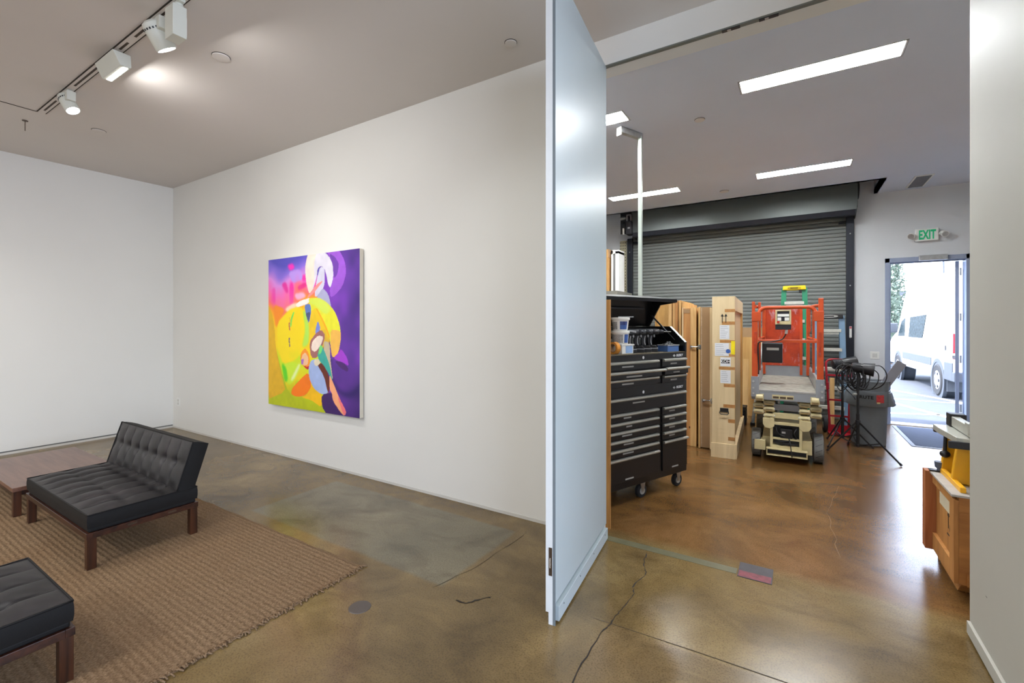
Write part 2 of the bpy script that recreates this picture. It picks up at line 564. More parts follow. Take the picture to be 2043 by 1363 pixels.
mb = MB().prism([(YH, 3.205), (YH, 3.95), (-0.002, 3.95), (-0.002, 3.90), (YH + 0.015, 3.90), (YH + 0.015, 3.205)], -2.58, 0.775, axis='x')
obj('hood', mb, m_hood, t)
obj('hood_lip', MB().prism([(YH, 3.205), (YH + 0.015, 3.205), (YH + 0.04, 3.14), (YH + 0.15, 3.14), (YH + 0.15, 3.13), (YH + 0.028, 3.13)], -2.58, 0.762, axis='x'), m_guide, t)
obj('barrel', MB().cyl((-2.56, -0.19, 3.45), (0.75, -0.19, 3.45), 0.16, n=24), m_slat, t, smooth=40)
obj('end_bracket', MB().prism([(YH, 3.95), (YH, 3.25), (-0.10, 3.13), (-0.003, 3.13), (-0.003, 3.95)], 0.776, 0.786, axis='x'), m_hood, t)
obj('end_cap', MB().cyl((0.786, -0.2, 3.52), (0.815, -0.2, 3.52), 0.13, n=24), m_black, t)
obj('end_bracket', MB().prism([(YH, 3.95), (YH, 3.25), (-0.10, 3.13), (-0.003, 3.13), (-0.003, 3.95)], -2.60, -2.588, axis='x'), m_darkmetal, t)
mo = thing('door_operator', 'dark motor unit at the left end of the roller door hood', 'motor', (-2.66, 8.40, 3.2))
obj('mount_plate', MB().box(-0.17, 0.06, 0.08, 0.10, 0.02, 0.62), m_black, mo)
obj('housing', MB().box(-0.01, 0.10, -0.12, 0.07, -0.03, 0.21), m_darkmetal, mo, bevel=0.008)
obj('gearbox', MB().cyl((-0.09, -0.03, 0.14), (-0.02, -0.03, 0.14), 0.075, n=18), m_darkmetal, mo, smooth=40)
obj('terminal_frame', MB().box(0.0, 0.02, -0.10, 0.0, 0.22, 0.34).box(0.07, 0.09, -0.10, 0.0, 0.22, 0.34).box(0.0, 0.09, -0.10, 0.0, 0.32, 0.34), m_alu, mo)
obj('pull_chain_hub', MB().cyl((-0.14, 0.0, 0.30), (-0.03, 0.0, 0.30), 0.035, n=14), m_steel, mo)
obj('white_tag', MB().box(-0.075, -0.045, -0.09, -0.075, -0.02, 0.10), m_white_plastic, mo)
obj('rating_plate', MB().box(0.03, 0.075, -0.1215, -0.12, 0.07, 0.10), m_alu, mo)
_n = N('perforated_cream')
_s = _n.add('ShaderNodeSeparateXYZ'); _n.link(_n.coord('Object'), _s.inputs[0])
_fx = _n.math('PINGPONG', _n.math('ADD', _s.outputs[0], 10.0), 0.0165)
_fz = _n.math('PINGPONG', _s.outputs[2], 0.029)
_h = _n.math('MULTIPLY', _n.math('GREATER_THAN', _fx, 0.0105), _n.math('GREATER_THAN', _fz, 0.014))
_n.color(_n.mix(_h, lin((196, 190, 160)), lin((60, 58, 52)))); _n.set(0.6)
m_perf = _n.m
ps = tag(obj('perforated_channel', MB().box(-2.93, -2.80, YE - 0.03, YE - 0.001, 0.0, 3.14), m_perf), 'tall cream perforated channel up the wall left of roller door', 'channel')

# ---- exit door, frame, sign
m_frame = M('door_frame_blue_grey', (150, 162, 186), 0.45, 0.1, var=0.04)
t = thing('door_4', 'grey steel exit door swung outward into the sunlight', 'door', (1.970, YE + 0.12, 0), R(-12.5), kind=STR)
obj('leaf_panel', MB().box(-0.02, 0.022, 0.0, 0.80, 0.01, 2.41), m_frame, t, bevel=0.002)
for z in (0.25, 0.95, 1.55, 2.2):
    obj('hinge', MB().cyl((0.036, -0.006, z), (0.036, -0.006, z + 0.11), 0.014, n=10), m_alu, t)
obj('push_bar', MB().box(-0.05, -0.02, 0.10, 0.70, 1.0, 1.05), m_alu, t)
fr = MB().box(1.15, 1.205, YE - 0.015, YE + 0.15, 0, 2.49).box(2.035, 2.075, YE - 0.015, YE + 0.15, 0, 2.49).box(1.15, 2.075, YE - 0.015, YE + 0.15, 2.425, 2.49)
fr.box(1.205, 1.222, YE + 0.04, YE + 0.06, 0, 2.425).box(1.205, 2.035, YE + 0.04, YE + 0.06, 2.405, 2.425)
fr = obj('trim_2', fr, m_frame, bevel=0.002)
tag(fr, 'blue-grey steel frame around the open exit door', 'trim', kind=STR)
obj('closer_plate', MB().box(1.53, 1.84, YE - 0.055, YE - 0.015, 2.425, 2.50), m_alu, fr, bevel=0.004)
sl = obj('trim_3', MB().box(1.2, 2.04, YE + 0.02, YE + 0.24, -0.02, 0.012), M('sill_concrete', (206, 206, 202), 0.7), None)
tag(sl, 'pale concrete sill in the open exit doorway', 'trim', kind=STR)
ex = thing('exit_sign', 'white exit sign with green letters and two lamp heads above exit door', 'sign', (1.613, YE, 2.795))
m_green = M('exit_green', (20, 140, 95), 0.4, emit=((16, 150, 95), 0.35))
obj('housing', MB().box(-0.127, 0.127, -0.06, -0.002, -0.088, 0.088), m_white_plastic, ex, bevel=0.006)
tm = text_mb('EXIT', 0.20, 0.004, bold=0.007, spacing=1.02)
xs = [p[0] for p in tm.v]; zs = [p[2] for p in tm.v]
sx = 0.185 / (max(xs) - min(xs)); sz = 0.135 / (max(zs) - min(zs))
tm = moved(tm, T((0.005, -0.062, 0.0)) @ Matrix.Diagonal((sx, 1, sz, 1)) @ T((-(max(xs) + min(xs)) / 2, 0, -(max(zs) + min(zs)) / 2)))
obj('lettering', tm, m_green, ex)
for s in (-1, 1):
    arm = obj('lamp_head', MB().cyl((s * 0.17, -0.055, 0.01), (s * 0.185, -0.12, -0.02), 0.036, 0.043, n=18).cyl((s * 0.12, -0.03, 0.0), (s * 0.17, -0.055, 0.01), 0.016, n=10), m_white_plastic, ex, smooth=40)
    obj('lens', MB().cyl((s * 0.185, -0.12, -0.02), (s * 0.1855, -0.122, -0.021), 0.036, n=18), m_alu, arm)
sw = tag(obj('light_switch', MB().box(0.974, 1.084, YE - 0.008, YE, 0.975, 1.088), m_white_plastic, bevel=0.003), 'white double light switch plate beside the exit door', 'switch')
obj('rocker', MB().box(1.0, 1.058, YE - 0.012, YE - 0.008, 1.0, 1.062), M('rocker_grey', (208, 208, 204), 0.4), sw, bevel=0.002)

# ---- ceiling things
m_lens = N('lit_diffuser'); m_lens.color((0.9, 0.9, 0.88, 1)); m_lens.b.inputs['Emission Color'].default_value = (0.95, 0.98, 1.0, 1); m_lens.b.inputs['Emission Strength'].default_value = TROFFER
m_lens = m_lens.m
lbl = ['recessed strip light nearest the door opening, the largest one', 'recessed strip light farther back above the scissor lift', 'recessed strip light just in front of the roller hood at left', 'recessed strip light half hidden by the tall grey door leaf']
for (a, b, c, d), l in zip(LIGHTS, lbl):
    t = thing('ceiling_light', l, 'ceiling light', ((a + b) / 2, (c + d) / 2, ZC), group='recessed workshop ceiling lights')
    w, h = (b - a) / 2, (d - c) / 2
    g = 0.004
    fm = MB()
    for q in ((-w + g, -w + g + 0.012, -h + g, h - g), (w - g - 0.012, w - g, -h + g, h - g), (-w + g, w - g, -h + g, -h + g + 0.012), (-w + g, w - g, h - g - 0.012, h - g)):
        fm.box(q[0], q[1], q[2], q[3], -0.001, 0.055)
    obj('frame', fm, m_white_plastic, t)
    obj('diffuser', MB().box(-w + 0.016, w - 0.016, -h + 0.016, h - 0.016, 0.014, 0.02), m_lens, t)
vt = thing('ceiling_vent', 'grey louvred air vent in ceiling near the exit wall', 'vent', (1.465, 8.33, ZC))
obj('frame', MB().box(-0.10, 0.10, -0.31, 0.31, -0.008, 0.0), m_white_plastic, vt)
mb = MB()
for k in range(16):
    mb.box(-0.078, 0.078, -0.275 + k * 0.036, -0.255 + k * 0.036, -0.014, -0.008)
obj('louvres', mb, M('vent_grey', (120, 122, 130), 0.6), vt)
lab = ['flush round sprinkler cover on gallery ceiling in front of the track lights', 'flush round sprinkler cover on gallery ceiling near the end wall', 'flush round sprinkler cover on gallery ceiling above the grey door edge', 'flush round sprinkler cover on workshop ceiling below the largest strip light', 'small round sprinkler cover on workshop ceiling near the roller hood']
for (x, y, r), l in zip([(-3.614, 1.727, 0.058), (-6.058, 1.725, 0.055), (-1.701, 2.72, 0.042), (-0.784, 4.708, 0.045), (-0.894, 7.428, 0.06)], lab):
    t = obj('sprinkler_cover', MB().lathe([(r * 0.75, -0.012), (r, -0.010), (r, 0.02)], 28, T((x, y, ZC))), m_ceil, smooth=30)
    tag(t, l, 'sprinkler cover', 'sprinkler covers on the ceilings')
    obj('shadow_ring', MB().disc_ring((x, y, ZC - 0.003), (x, y, ZC), r + 0.003, r), m_crack, t)
hk = thing('ceiling_hook', 'small thin hook hanging from gallery ceiling at far left', 'hook', (-6.37, 1.261, ZC))
obj('plate', MB().cyl((0, 0, -0.006), (0, 0, 0), 0.022, n=14), m_bronze, hk)
obj('shank', MB().cyl((0, 0, -0.10), (0, 0, -0.006), 0.003, n=8), m_bronze, hk)
ol = tag(obj('wall_outlet', MB().box(-7.585, -7.485, YW - 0.006, YW, 0.33, 0.443), m_white_plastic, bevel=0.002), 'white socket plate low on long wall near the far corner', 'outlet')
obj('socket', MB().box(-7.555, -7.515, YW - 0.009, YW - 0.006, 0.345, 0.38).box(-7.555, -7.515, YW - 0.009, YW - 0.006, 0.39, 0.425), m_reveal, ol)
fd = tag(obj('floor_outlet_cover', MB().lathe([(0.045, 0.004), (0.055, 0.003), (0.058, 0.0)], 28, T((-1.959, 1.623, 0))), M('floor_cover_grey', (98, 90, 84), 0.5, 0.3), smooth=30), 'round dull metal cover set in the floor by the rug corner', 'floor cover')
fp = tag(obj('floor_pad', MB().box(-0.293, -0.112, 3.012, 3.20, 0.0, 0.003), M('pad_dark', (58, 54, 60), 0.4, var=0.2, scale=20), bevel=0.001), 'dark worn floor sticker with red half in the door opening', 'sticker')
obj('red_half', MB().box(-0.288, -0.118, 3.018, 3.09, 0.003, 0.0036), M('worn_red', (120, 44, 58), 0.45, var=0.35, scale=30), fp)
# ================================================================= painting
PX0, PX1, PZ0, PZ1, PY = -5.150, -3.590, 0.587, 2.240, YW - 0.058
POLYS = [  # shape outlines taken from image pixels, converted beforehand to canvas u, v and rounded
    ([(0.087, 0.396), (0.134, 0.306), (0.181, 0.198), (0.245, 0.103), (0.334, 0.07), (0.506, 0.069), (0.62, 0.037), (0.7, -0.001), (0.7, -0.085), (-0.039, -0.166), (-0.039, 0.558), (0.058, 0.456)], (188, 198, 10)),
    ([(-0.039, 0.703), (0.01, 0.681), (0.058, 0.599), (0.083, 0.497), (0.087, 0.416), (0.134, 0.286), (0.181, 0.178), (0.217, 0.101), (-0.039, 0.02)], (232, 182, 28)),
    ([(0.199, 0.658), (0.334, 0.7), (0.387, 0.675), (0.334, 0.636), (0.245, 0.628)], (255, 222, 190)),
    ([(0.058, 0.691), (0.208, 0.658), (0.162, 0.598), (0.087, 0.518)], (255, 146, 30)),
    ([(0.106, 0.558), (0.245, 0.647), (0.387, 0.675), (0.459, 0.616), (0.479, 0.501), (0.449, 0.405), (0.334, 0.314), (0.181, 0.278), (0.115, 0.386)], (255, 226, 10)),
    ([(0.413, 0.655), (0.476, 0.616), (0.492, 0.511), (0.479, 0.42), (0.404, 0.399), (0.449, 0.52)], (186, 236, 90)),
    ([(0.162, 0.277), (0.334, 0.309), (0.395, 0.278), (0.317, 0.177), (0.254, 0.143), (0.199, 0.189)], (206, 238, 50)),
    ([(0.162, 0.295), (0.223, 0.26), (0.245, 0.177), (0.201, 0.16)], (92, 212, 30)),
    ([(0.267, 0.178), (0.373, 0.301), (0.394, 0.288), (0.308, 0.181)], (232, 248, 170)),
    ([(0.352, 0.802), (0.447, 0.829), (0.462, 0.798), (0.369, 0.774)], (234, 40, 140)),
    ([(0.162, 0.824), (0.217, 0.842), (0.248, 0.776), (0.227, 0.759)], (228, 34, 150)),
    ([(0.232, 0.95), (0.299, 0.961), (0.327, 0.925), (0.267, 0.908)], (246, 46, 190)),
    ([(0.245, 0.905), (0.387, 0.917), (0.421, 0.847), (0.299, 0.823)], (190, 150, 240)),
    ([(0.317, 0.754), (0.421, 0.765), (0.459, 0.731), (0.352, 0.709)], (250, 190, 236)),
    ([(0.267, 0.539), (0.277, 0.593), (0.306, 0.637), (0.322, 0.633), (0.293, 0.586), (0.283, 0.534)], (132, 226, 84)),
    ([(0.668, 1.021), (0.8, 1.011), (0.86, 0.935), (0.874, 0.862), (0.837, 0.783), (0.762, 0.732), (0.715, 0.719), (0.708, 0.775), (0.746, 0.832), (0.746, 0.91), (0.715, 0.962)], (160, 88, 214)),
    ([(0.7, 0.996), (0.762, 0.968), (0.804, 0.92), (0.785, 0.858), (0.749, 0.832), (0.743, 0.91)], (112, 62, 172)),
    ([(0.481, 1.016), (0.636, 1.014), (0.7, 0.977), (0.739, 0.924), (0.746, 0.842), (0.715, 0.777), (0.692, 0.798), (0.676, 0.854), (0.652, 0.906), (0.612, 0.923), (0.58, 0.906), (0.572, 0.859), (0.547, 0.804), (0.514, 0.748), (0.481, 0.759), (0.452, 0.836), (0.442, 0.923), (0.459, 0.975)], (226, 222, 236)),
    ([(0.481, 1.016), (0.572, 1.014), (0.539, 0.936), (0.547, 0.842), (0.514, 0.748), (0.481, 0.759), (0.452, 0.836), (0.442, 0.923), (0.459, 0.975)], (250, 228, 212)),
    ([(0.583, 0.907), (0.612, 0.921), (0.596, 0.895), (0.583, 0.863), (0.573, 0.869)], (92, 80, 180)),
    ([(0.608, 0.918), (0.656, 0.906), (0.656, 0.809), (0.636, 0.772), (0.572, 0.728), (0.547, 0.733), (0.572, 0.84)], (216, 214, 234)),
    ([(0.636, 0.782), (0.692, 0.743), (0.723, 0.669), (0.708, 0.646), (0.62, 0.708), (0.564, 0.723)], (176, 176, 212)),
    ([(0.636, 0.828), (0.62, 0.81), (0.531, 0.748), (0.464, 0.719), (0.481, 0.744), (0.572, 0.808)], (246, 150, 146)),
    ([(0.334, 0.685), (0.387, 0.708), (0.506, 0.725), (0.481, 0.687), (0.352, 0.665)], (255, 248, 240)),
    ([(0.492, 0.673), (0.62, 0.633), (0.708, 0.522), (0.718, 0.44), (0.62, 0.4), (0.497, 0.444)], (248, 206, 24)),
    ([(0.481, 0.721), (0.588, 0.723), (0.684, 0.688), (0.762, 0.632), (0.81, 0.55), (0.822, 0.469), (0.8, 0.387), (0.762, 0.349), (0.731, 0.353), (0.715, 0.421), (0.708, 0.467), (0.668, 0.522), (0.612, 0.596), (0.555, 0.662), (0.514, 0.634), (0.492, 0.682)], (236, 232, 48)),
    ([(0.486, 0.711), (0.588, 0.72), (0.668, 0.693), (0.731, 0.646), (0.668, 0.61), (0.555, 0.673), (0.496, 0.684)], (222, 240, 92)),
    ([(0.715, 0.522), (0.819, 0.514), (0.822, 0.469), (0.8, 0.387), (0.762, 0.349), (0.731, 0.353), (0.715, 0.421)], (246, 190, 84)),
    ([(0.555, 0.662), (0.588, 0.643), (0.66, 0.559), (0.708, 0.485), (0.708, 0.462), (0.668, 0.522), (0.612, 0.596)], (250, 176, 20)),
    ([(0.433, 0.679), (0.497, 0.687), (0.514, 0.644), (0.486, 0.554), (0.459, 0.597)], (98, 128, 196)),
    ([(0.447, 0.626), (0.506, 0.634), (0.482, 0.568), (0.462, 0.597)], (78, 88, 128)),
    ([(0.526, 0.653), (0.572, 0.596), (0.564, 0.512), (0.497, 0.444), (0.489, 0.539)], (246, 206, 30)),
    ([(0.583, 0.582), (0.614, 0.521), (0.564, 0.474), (0.555, 0.511)], (122, 142, 222)),
    ([(0.62, 0.521), (0.664, 0.485), (0.624, 0.4), (0.572, 0.338), (0.509, 0.34), (0.489, 0.435), (0.555, 0.493)], (168, 108, 104)),
    ([(0.588, 0.484), (0.644, 0.475), (0.617, 0.423), (0.555, 0.375), (0.509, 0.392), (0.522, 0.445)], (250, 230, 214)),
    ([(0.644, 0.452), (0.708, 0.439), (0.715, 0.329), (0.743, 0.203), (0.703, 0.255), (0.652, 0.373)], (206, 190, 158)),
    ([(0.608, 0.428), (0.649, 0.396), (0.712, 0.293), (0.74, 0.195), (0.676, 0.272), (0.572, 0.341)], (58, 172, 158)),
    ([(0.608, 0.428), (0.636, 0.41), (0.62, 0.372), (0.585, 0.357)], (120, 226, 120)),
    ([(0.395, 0.365), (0.438, 0.4), (0.481, 0.373), (0.499, 0.311), (0.476, 0.265), (0.418, 0.279), (0.387, 0.326)], (252, 150, 40)),
    ([(0.413, 0.356), (0.447, 0.372), (0.481, 0.339), (0.472, 0.291), (0.421, 0.284), (0.395, 0.317)], (246, 196, 150)),
    ([(0.395, 0.322), (0.43, 0.33), (0.421, 0.294), (0.401, 0.288)], (176, 110, 200)),
    ([(0.421, 0.284), (0.472, 0.277), (0.509, 0.302), (0.499, 0.269), (0.464, 0.26)], (200, 30, 40)),
    ([(0.481, 0.249), (0.519, 0.161), (0.455, 0.094), (0.352, 0.074), (0.281, 0.086), (0.29, 0.126), (0.369, 0.18)], (255, 126, 8)),
    ([(0.497, 0.216), (0.522, 0.161), (0.624, 0.112), (0.628, 0.028), (0.506, 0.069), (0.395, 0.077), (0.459, 0.094), (0.519, 0.161)], (252, 194, 8)),
    ([(0.506, 0.321), (0.572, 0.335), (0.656, 0.262), (0.693, 0.154), (0.684, 0.121), (0.62, 0.113), (0.539, 0.143), (0.489, 0.206), (0.481, 0.272)], (166, 186, 232)),
    ([(0.565, 0.307), (0.633, 0.311), (0.7, 0.237), (0.709, 0.155), (0.689, 0.124), (0.652, 0.225)], (108, 42, 24)),
    ([(0.539, 0.327), (0.588, 0.336), (0.614, 0.311), (0.572, 0.286), (0.546, 0.296)], (232, 220, 190)),
    ([(0.62, 0.111), (0.739, 0.134), (0.762, 0.085), (0.852, -0.001), (0.676, -0.009), (0.628, 0.033)], (62, 28, 100)),
    ([(0.703, 0.246), (0.743, 0.194), (0.81, 0.098), (0.876, 0.028), (0.858, 0.0), (0.822, 0.014), (0.739, 0.084), (0.731, 0.129), (0.708, 0.145)], (250, 170, 122)),
    ([(0.785, 0.119), (0.81, 0.098), (0.876, 0.028), (0.858, 0.0), (0.831, 0.028)], (244, 120, 128)),
    ([(0.822, 0.406), (0.882, 0.354), (0.899, 0.301), (0.84, 0.324), (0.78, 0.332), (0.746, 0.347), (0.8, 0.382)], (164, 62, 206)),
    ([(0.754, 0.331), (0.84, 0.324), (0.894, 0.292), (0.889, 0.265), (0.815, 0.288)], (76, 36, 112)),
]
def vnoise(u, v, f, seed):
    rs = np.random.RandomState(seed)
    g = rs.rand(64, 64)
    x, y = u * f, v * f
    i, j = np.floor(x).astype(int), np.floor(y).astype(int)
    a, b = x - i, y - j
    a, b = a * a * (3 - 2 * a), b * b * (3 - 2 * b)
    G = lambda p, q: g[p % 64, q % 64]
    return (G(i, j) * (1 - a) + G(i + 1, j) * a) * (1 - b) + (G(i, j + 1) * (1 - a) + G(i + 1, j + 1) * a) * b
def inside(u, v, poly):
    r = np.zeros(u.shape, bool)
    n = len(poly)
    for k in range(n):
        (x0, y0), (x1, y1) = poly[k], poly[(k + 1) % n]
        if y0 == y1:
            continue
        c = ((y0 > v) != (y1 > v)) & (u < (x1 - x0) * (v - y0) / (y1 - y0) + x0)
        r ^= c
    return r
def smooth_poly(p):
    for _ in range(1):
        q = []
        for k in range(len(p)):
            a, b = p[k], p[(k + 1) % len(p)]
            q += [(a[0] * .8 + b[0] * .2, a[1] * .8 + b[1] * .2), (a[0] * .2 + b[0] * .8, a[1] * .2 + b[1] * .8)]
        p = q
    return p
NU, NV = 280, 300
uu, vv = np.meshgrid(np.linspace(0, 1, NU + 1), np.linspace(0, 1, NV + 1))
n1 = vnoise(uu, vv, 6, 1); n2 = vnoise(uu, vv, 14, 2); n3 = vnoise(uu, vv, 40, 3)
C = lambda r, g, b: np.array([r, g, b], float)
def lerp3(t, stops):
    out = np.zeros(t.shape + (3,))
    for k in range(len(stops) - 1):
        a, b = stops[k][0], stops[k + 1][0]
        w = np.clip((t - a) / (b - a), 0, 1)[..., None]
        seg = stops[k][1] * (1 - w) + stops[k + 1][1] * w
        out = np.where((t >= a)[..., None], seg, out) if k else seg
    return out
tt = vv + 0.14 * (n1 - 0.5) + 0.06 * (n2 - 0.5) - 0.10 * uu
img = lerp3(tt, [(0.0, C(190, 196, 14)), (0.14, C(240, 214, 10)), (0.30, C(206, 232, 30)), (0.38, C(254, 218, 8)), (0.55, C(255, 206, 10)), (0.61, C(255, 160, 36)), (0.665, C(255, 120, 110)), (0.74, C(250, 110, 190)), (0.80, C(222, 140, 226)), (0.87, C(140, 110, 220)), (0.97, C(86, 78, 190))])
pk = np.clip((n2 - 0.62) * 5, 0, 1) * np.clip((vv - 0.62) * 6, 0, 1) * np.clip((0.96 - vv) * 10, 0, 1)
img = img * (1 - pk[..., None]) + C(246, 50, 170) * pk[..., None]
gr = np.clip((n2 - 0.6) * 6, 0, 1) * np.clip((0.36 - np.abs(vv - 0.22) * 2.6), 0, 1) * 2.4 * np.clip((0.42 - uu) * 6, 0, 1)
img = img * (1 - np.clip(gr, 0, 1)[..., None]) + C(110, 220, 20) * np.clip(gr, 0, 1)[..., None]
edge = 0.60 + 0.12 * (0.5 - vv) + 0.05 * (n1 - 0.5)
right = np.clip((uu - edge) * 18, 0, 1)[..., None]
pur = lerp3(np.clip(0.55 * n1 + 0.35 * n2 + 0.25 * (1 - np.abs(uu - 0.74) * 4), 0, 1.2), [(0.1, C(62, 32, 118)), (0.5, C(96, 50, 158)), (0.85, C(132, 62, 196))])
pur *= (0.78 + 0.22 * np.clip(vv * 2.5, 0, 1))[..., None]
rr = np.hypot(uu - 0.88, (vv - 0.30) * 1.0)
darc = np.exp(-((rr - 0.17) / 0.022) ** 2) * (vv < 0.34)
pur = pur * (1 - 0.65 * darc[..., None]) + C(40, 22, 96) * 0.65 * darc[..., None]
img = img * (1 - right) + pur * right
SOFT = ((222, 240, 92), (248, 206, 24), (255, 222, 190), (255, 146, 30), (255, 226, 10), (186, 236, 90), (206, 238, 50), (92, 212, 30), (232, 248, 170), (234, 40, 140), (228, 34, 150), (246, 46, 190), (190, 150, 240), (250, 190, 236))
for poly, c in POLYS:
    m = inside(uu, vv, smooth_poly(poly))[..., None]
    if c in SOFT:      # brushed, feathered patches
        q = m[..., 0].astype(float)
        for _ in range(7):
            q = (q + np.roll(q, 1, 0) + np.roll(q, -1, 0) + np.roll(q, 1, 1) + np.roll(q, -1, 1)) / 5
        q = np.clip(q * (0.75 + 0.5 * n2), 0, 1)[..., None]
        img = img * (1 - q) + np.array(c, float) * q
        continue
    tint = np.array(c, float) * (1 + 0.05 * (n2 - 0.5) + 0.05 * (n3 - 0.5))[..., None]
    img = np.where(m, tint, img)
spot = (np.hypot((uu - 0.245) * 1.3, vv - 0.50) < 0.10) & (np.abs(uu - 0.262 + 0.004 * np.sin(vv * 60)) < 0.006) & (n3 > 0.42)
img = np.where(spot[..., None], np.where((n2 > 0.5)[..., None], C(96, 70, 120), C(190, 90, 80)), img)
img = np.clip(img, 0, 255) / 255.0
img = np.where(img <= 0.04045, img / 12.92, ((img + 0.055) / 1.055) ** 2.4)
pt = thing('painting', 'large abstract canvas in purple, yellow and pink on the long white wall', 'painting', ((PX0 + PX1) / 2, YW, PZ0))
hw, hh = (PX1 - PX0) / 2, PZ1 - PZ0
nm = N('painted_canvas')
at = nm.add('ShaderNodeVertexColor', layer_name='paint')
nm.color(at.outputs['Color'])
nm.set(0.55)
nm.bump(nm.noise(nm.coord('Object'), 400, 2), 0.08, 0.002)
mb = MB().grid(NU, NV, lambda a, b: (-hw + 2 * hw * a, PY - YW, hh * b))
o = obj('canvas_face', mb, nm.m, pt)
ca = o.data.color_attributes.new('paint', 'FLOAT_COLOR', 'POINT')
ca.data.foreach_set('color', np.concatenate([img.reshape(-1, 3), np.ones((img.shape[0] * img.shape[1], 1))], 1).ravel().astype(np.float32))
obj('canvas_edge', MB().box(-hw, hw, PY - YW + 0.001, -0.012, 0, hh), M('raw_canvas', (214, 206, 190), 0.8, var=0.03, bump=0.1, bscale=300), pt, bevel=0.002)
obj('stretcher', MB().box(-hw + 0.04, hw - 0.04, -0.012, -0.001, 0.05, hh - 0.05), m_shadowgap, pt)
# ================================================================= lounge furniture and rug
def leather():
    n = N('charcoal_leather')
    v = n.coord('Object')
    c = n.ramp(n.noise(v, 3.5, 5, 0.6), [(0.3, lin((27, 26, 27))), (0.55, lin((40, 37, 38))), (0.75, lin((56, 49, 51)))])
    n.color(c)
    n.set(n.math('ADD', n.math('MULTIPLY', n.noise(v, 9, 3), 0.2), 0.36), 0, 0.45)
    n.bump(n.noise(v, 160, 3), 0.12, 0.002)
    return n.m
m_leather = leather()
m_leather2 = M('leather_side', (17, 16, 16), 0.65, spec=0.3, var=0.2, scale=6, bump=0.1, bscale=160)
m_rose = wood('rosewood', (30, 15, 10), (74, 40, 25), 0.35, axis=0, scale=7)
m_rosez = wood('rosewood_leg', (34, 17, 10), (84, 46, 24), 0.35, axis=2, scale=7)

def tuft(nx_ch, rows, crown, bulge, W, D):
    def h(a, b):
        x = a * nx_ch
        ch = abs(math.sin(PI * x)) ** 0.38
        e = min(a, 1 - a) * W; f = min(b, 1 - b) * D
        edge = min(1, e / 0.05) * min(1, f / 0.06)
        edge = edge * (2 - edge)
        z = crown * (1 - (2 * a - 1) ** 6) * (1 - (2 * b - 1) ** 4)
        depth = min(1, f / (0.12 * D + 0.02))
        z += bulge * (ch - 0.7) * edge * depth
        for r in rows:
            dy = (b - r) * D
            dx = (x - round(x)) / nx_ch * W
            if 0 < round(x) < nx_ch:
                z -= 0.022 * math.exp(-(dx * dx + dy * dy) / 0.0006)
            z -= 0.009 * math.exp(-dy * dy / 0.0012) * edge
        return z
    return h
def cushion(W, D, z0, z1, nch, rows, crown, bulge, nx=None, ny=40):
    """box cushion: tufted top, slightly puffed sides; local x 0..W, y 0..D"""
    nx = nx or nch * 18
    h = tuft(nch, rows, crown, bulge, W, D)
    mb = MB().grid(nx, ny, lambda a, b: (W * a, D * b, z1 + h(a, b)))
    per = [(i / nx, 0) for i in range(nx)] + [(1, j / ny) for j in range(ny)] + [(1 - i / nx, 1) for i in range(nx)] + [(0, 1 - j / ny) for j in range(ny)]
    rings = []
    for t, out in ((0, 0), (0.3, 0.003), (0.7, 0.003), (1, 0)):
        ring = []
        for a, b in per:
            ox = -out if a == 0 else (out if a == 1 else 0)
            oy = -out if b == 0 else (out if b == 1 else 0)
            zt = z1 + h(a, b)
            ring.append((W * a + ox, D * b + oy, zt + (z0 - zt) * t))
        rings.append(ring)
    n = len(per)
    vs = [p for r in rings for p in r]
    fs = []
    for k in range(3):
        for i in range(n):
            j = (i + 1) % n
            fs.append((k * n + i, k * n + j, (k + 1) * n + j, (k + 1) * n + i))
    side = MB().raw(vs, fs)
    pipe = [(W * a, D * b, z1 + h(a, b) + 0.001) for a, b in per[::2]]
    return mb, side, pipe
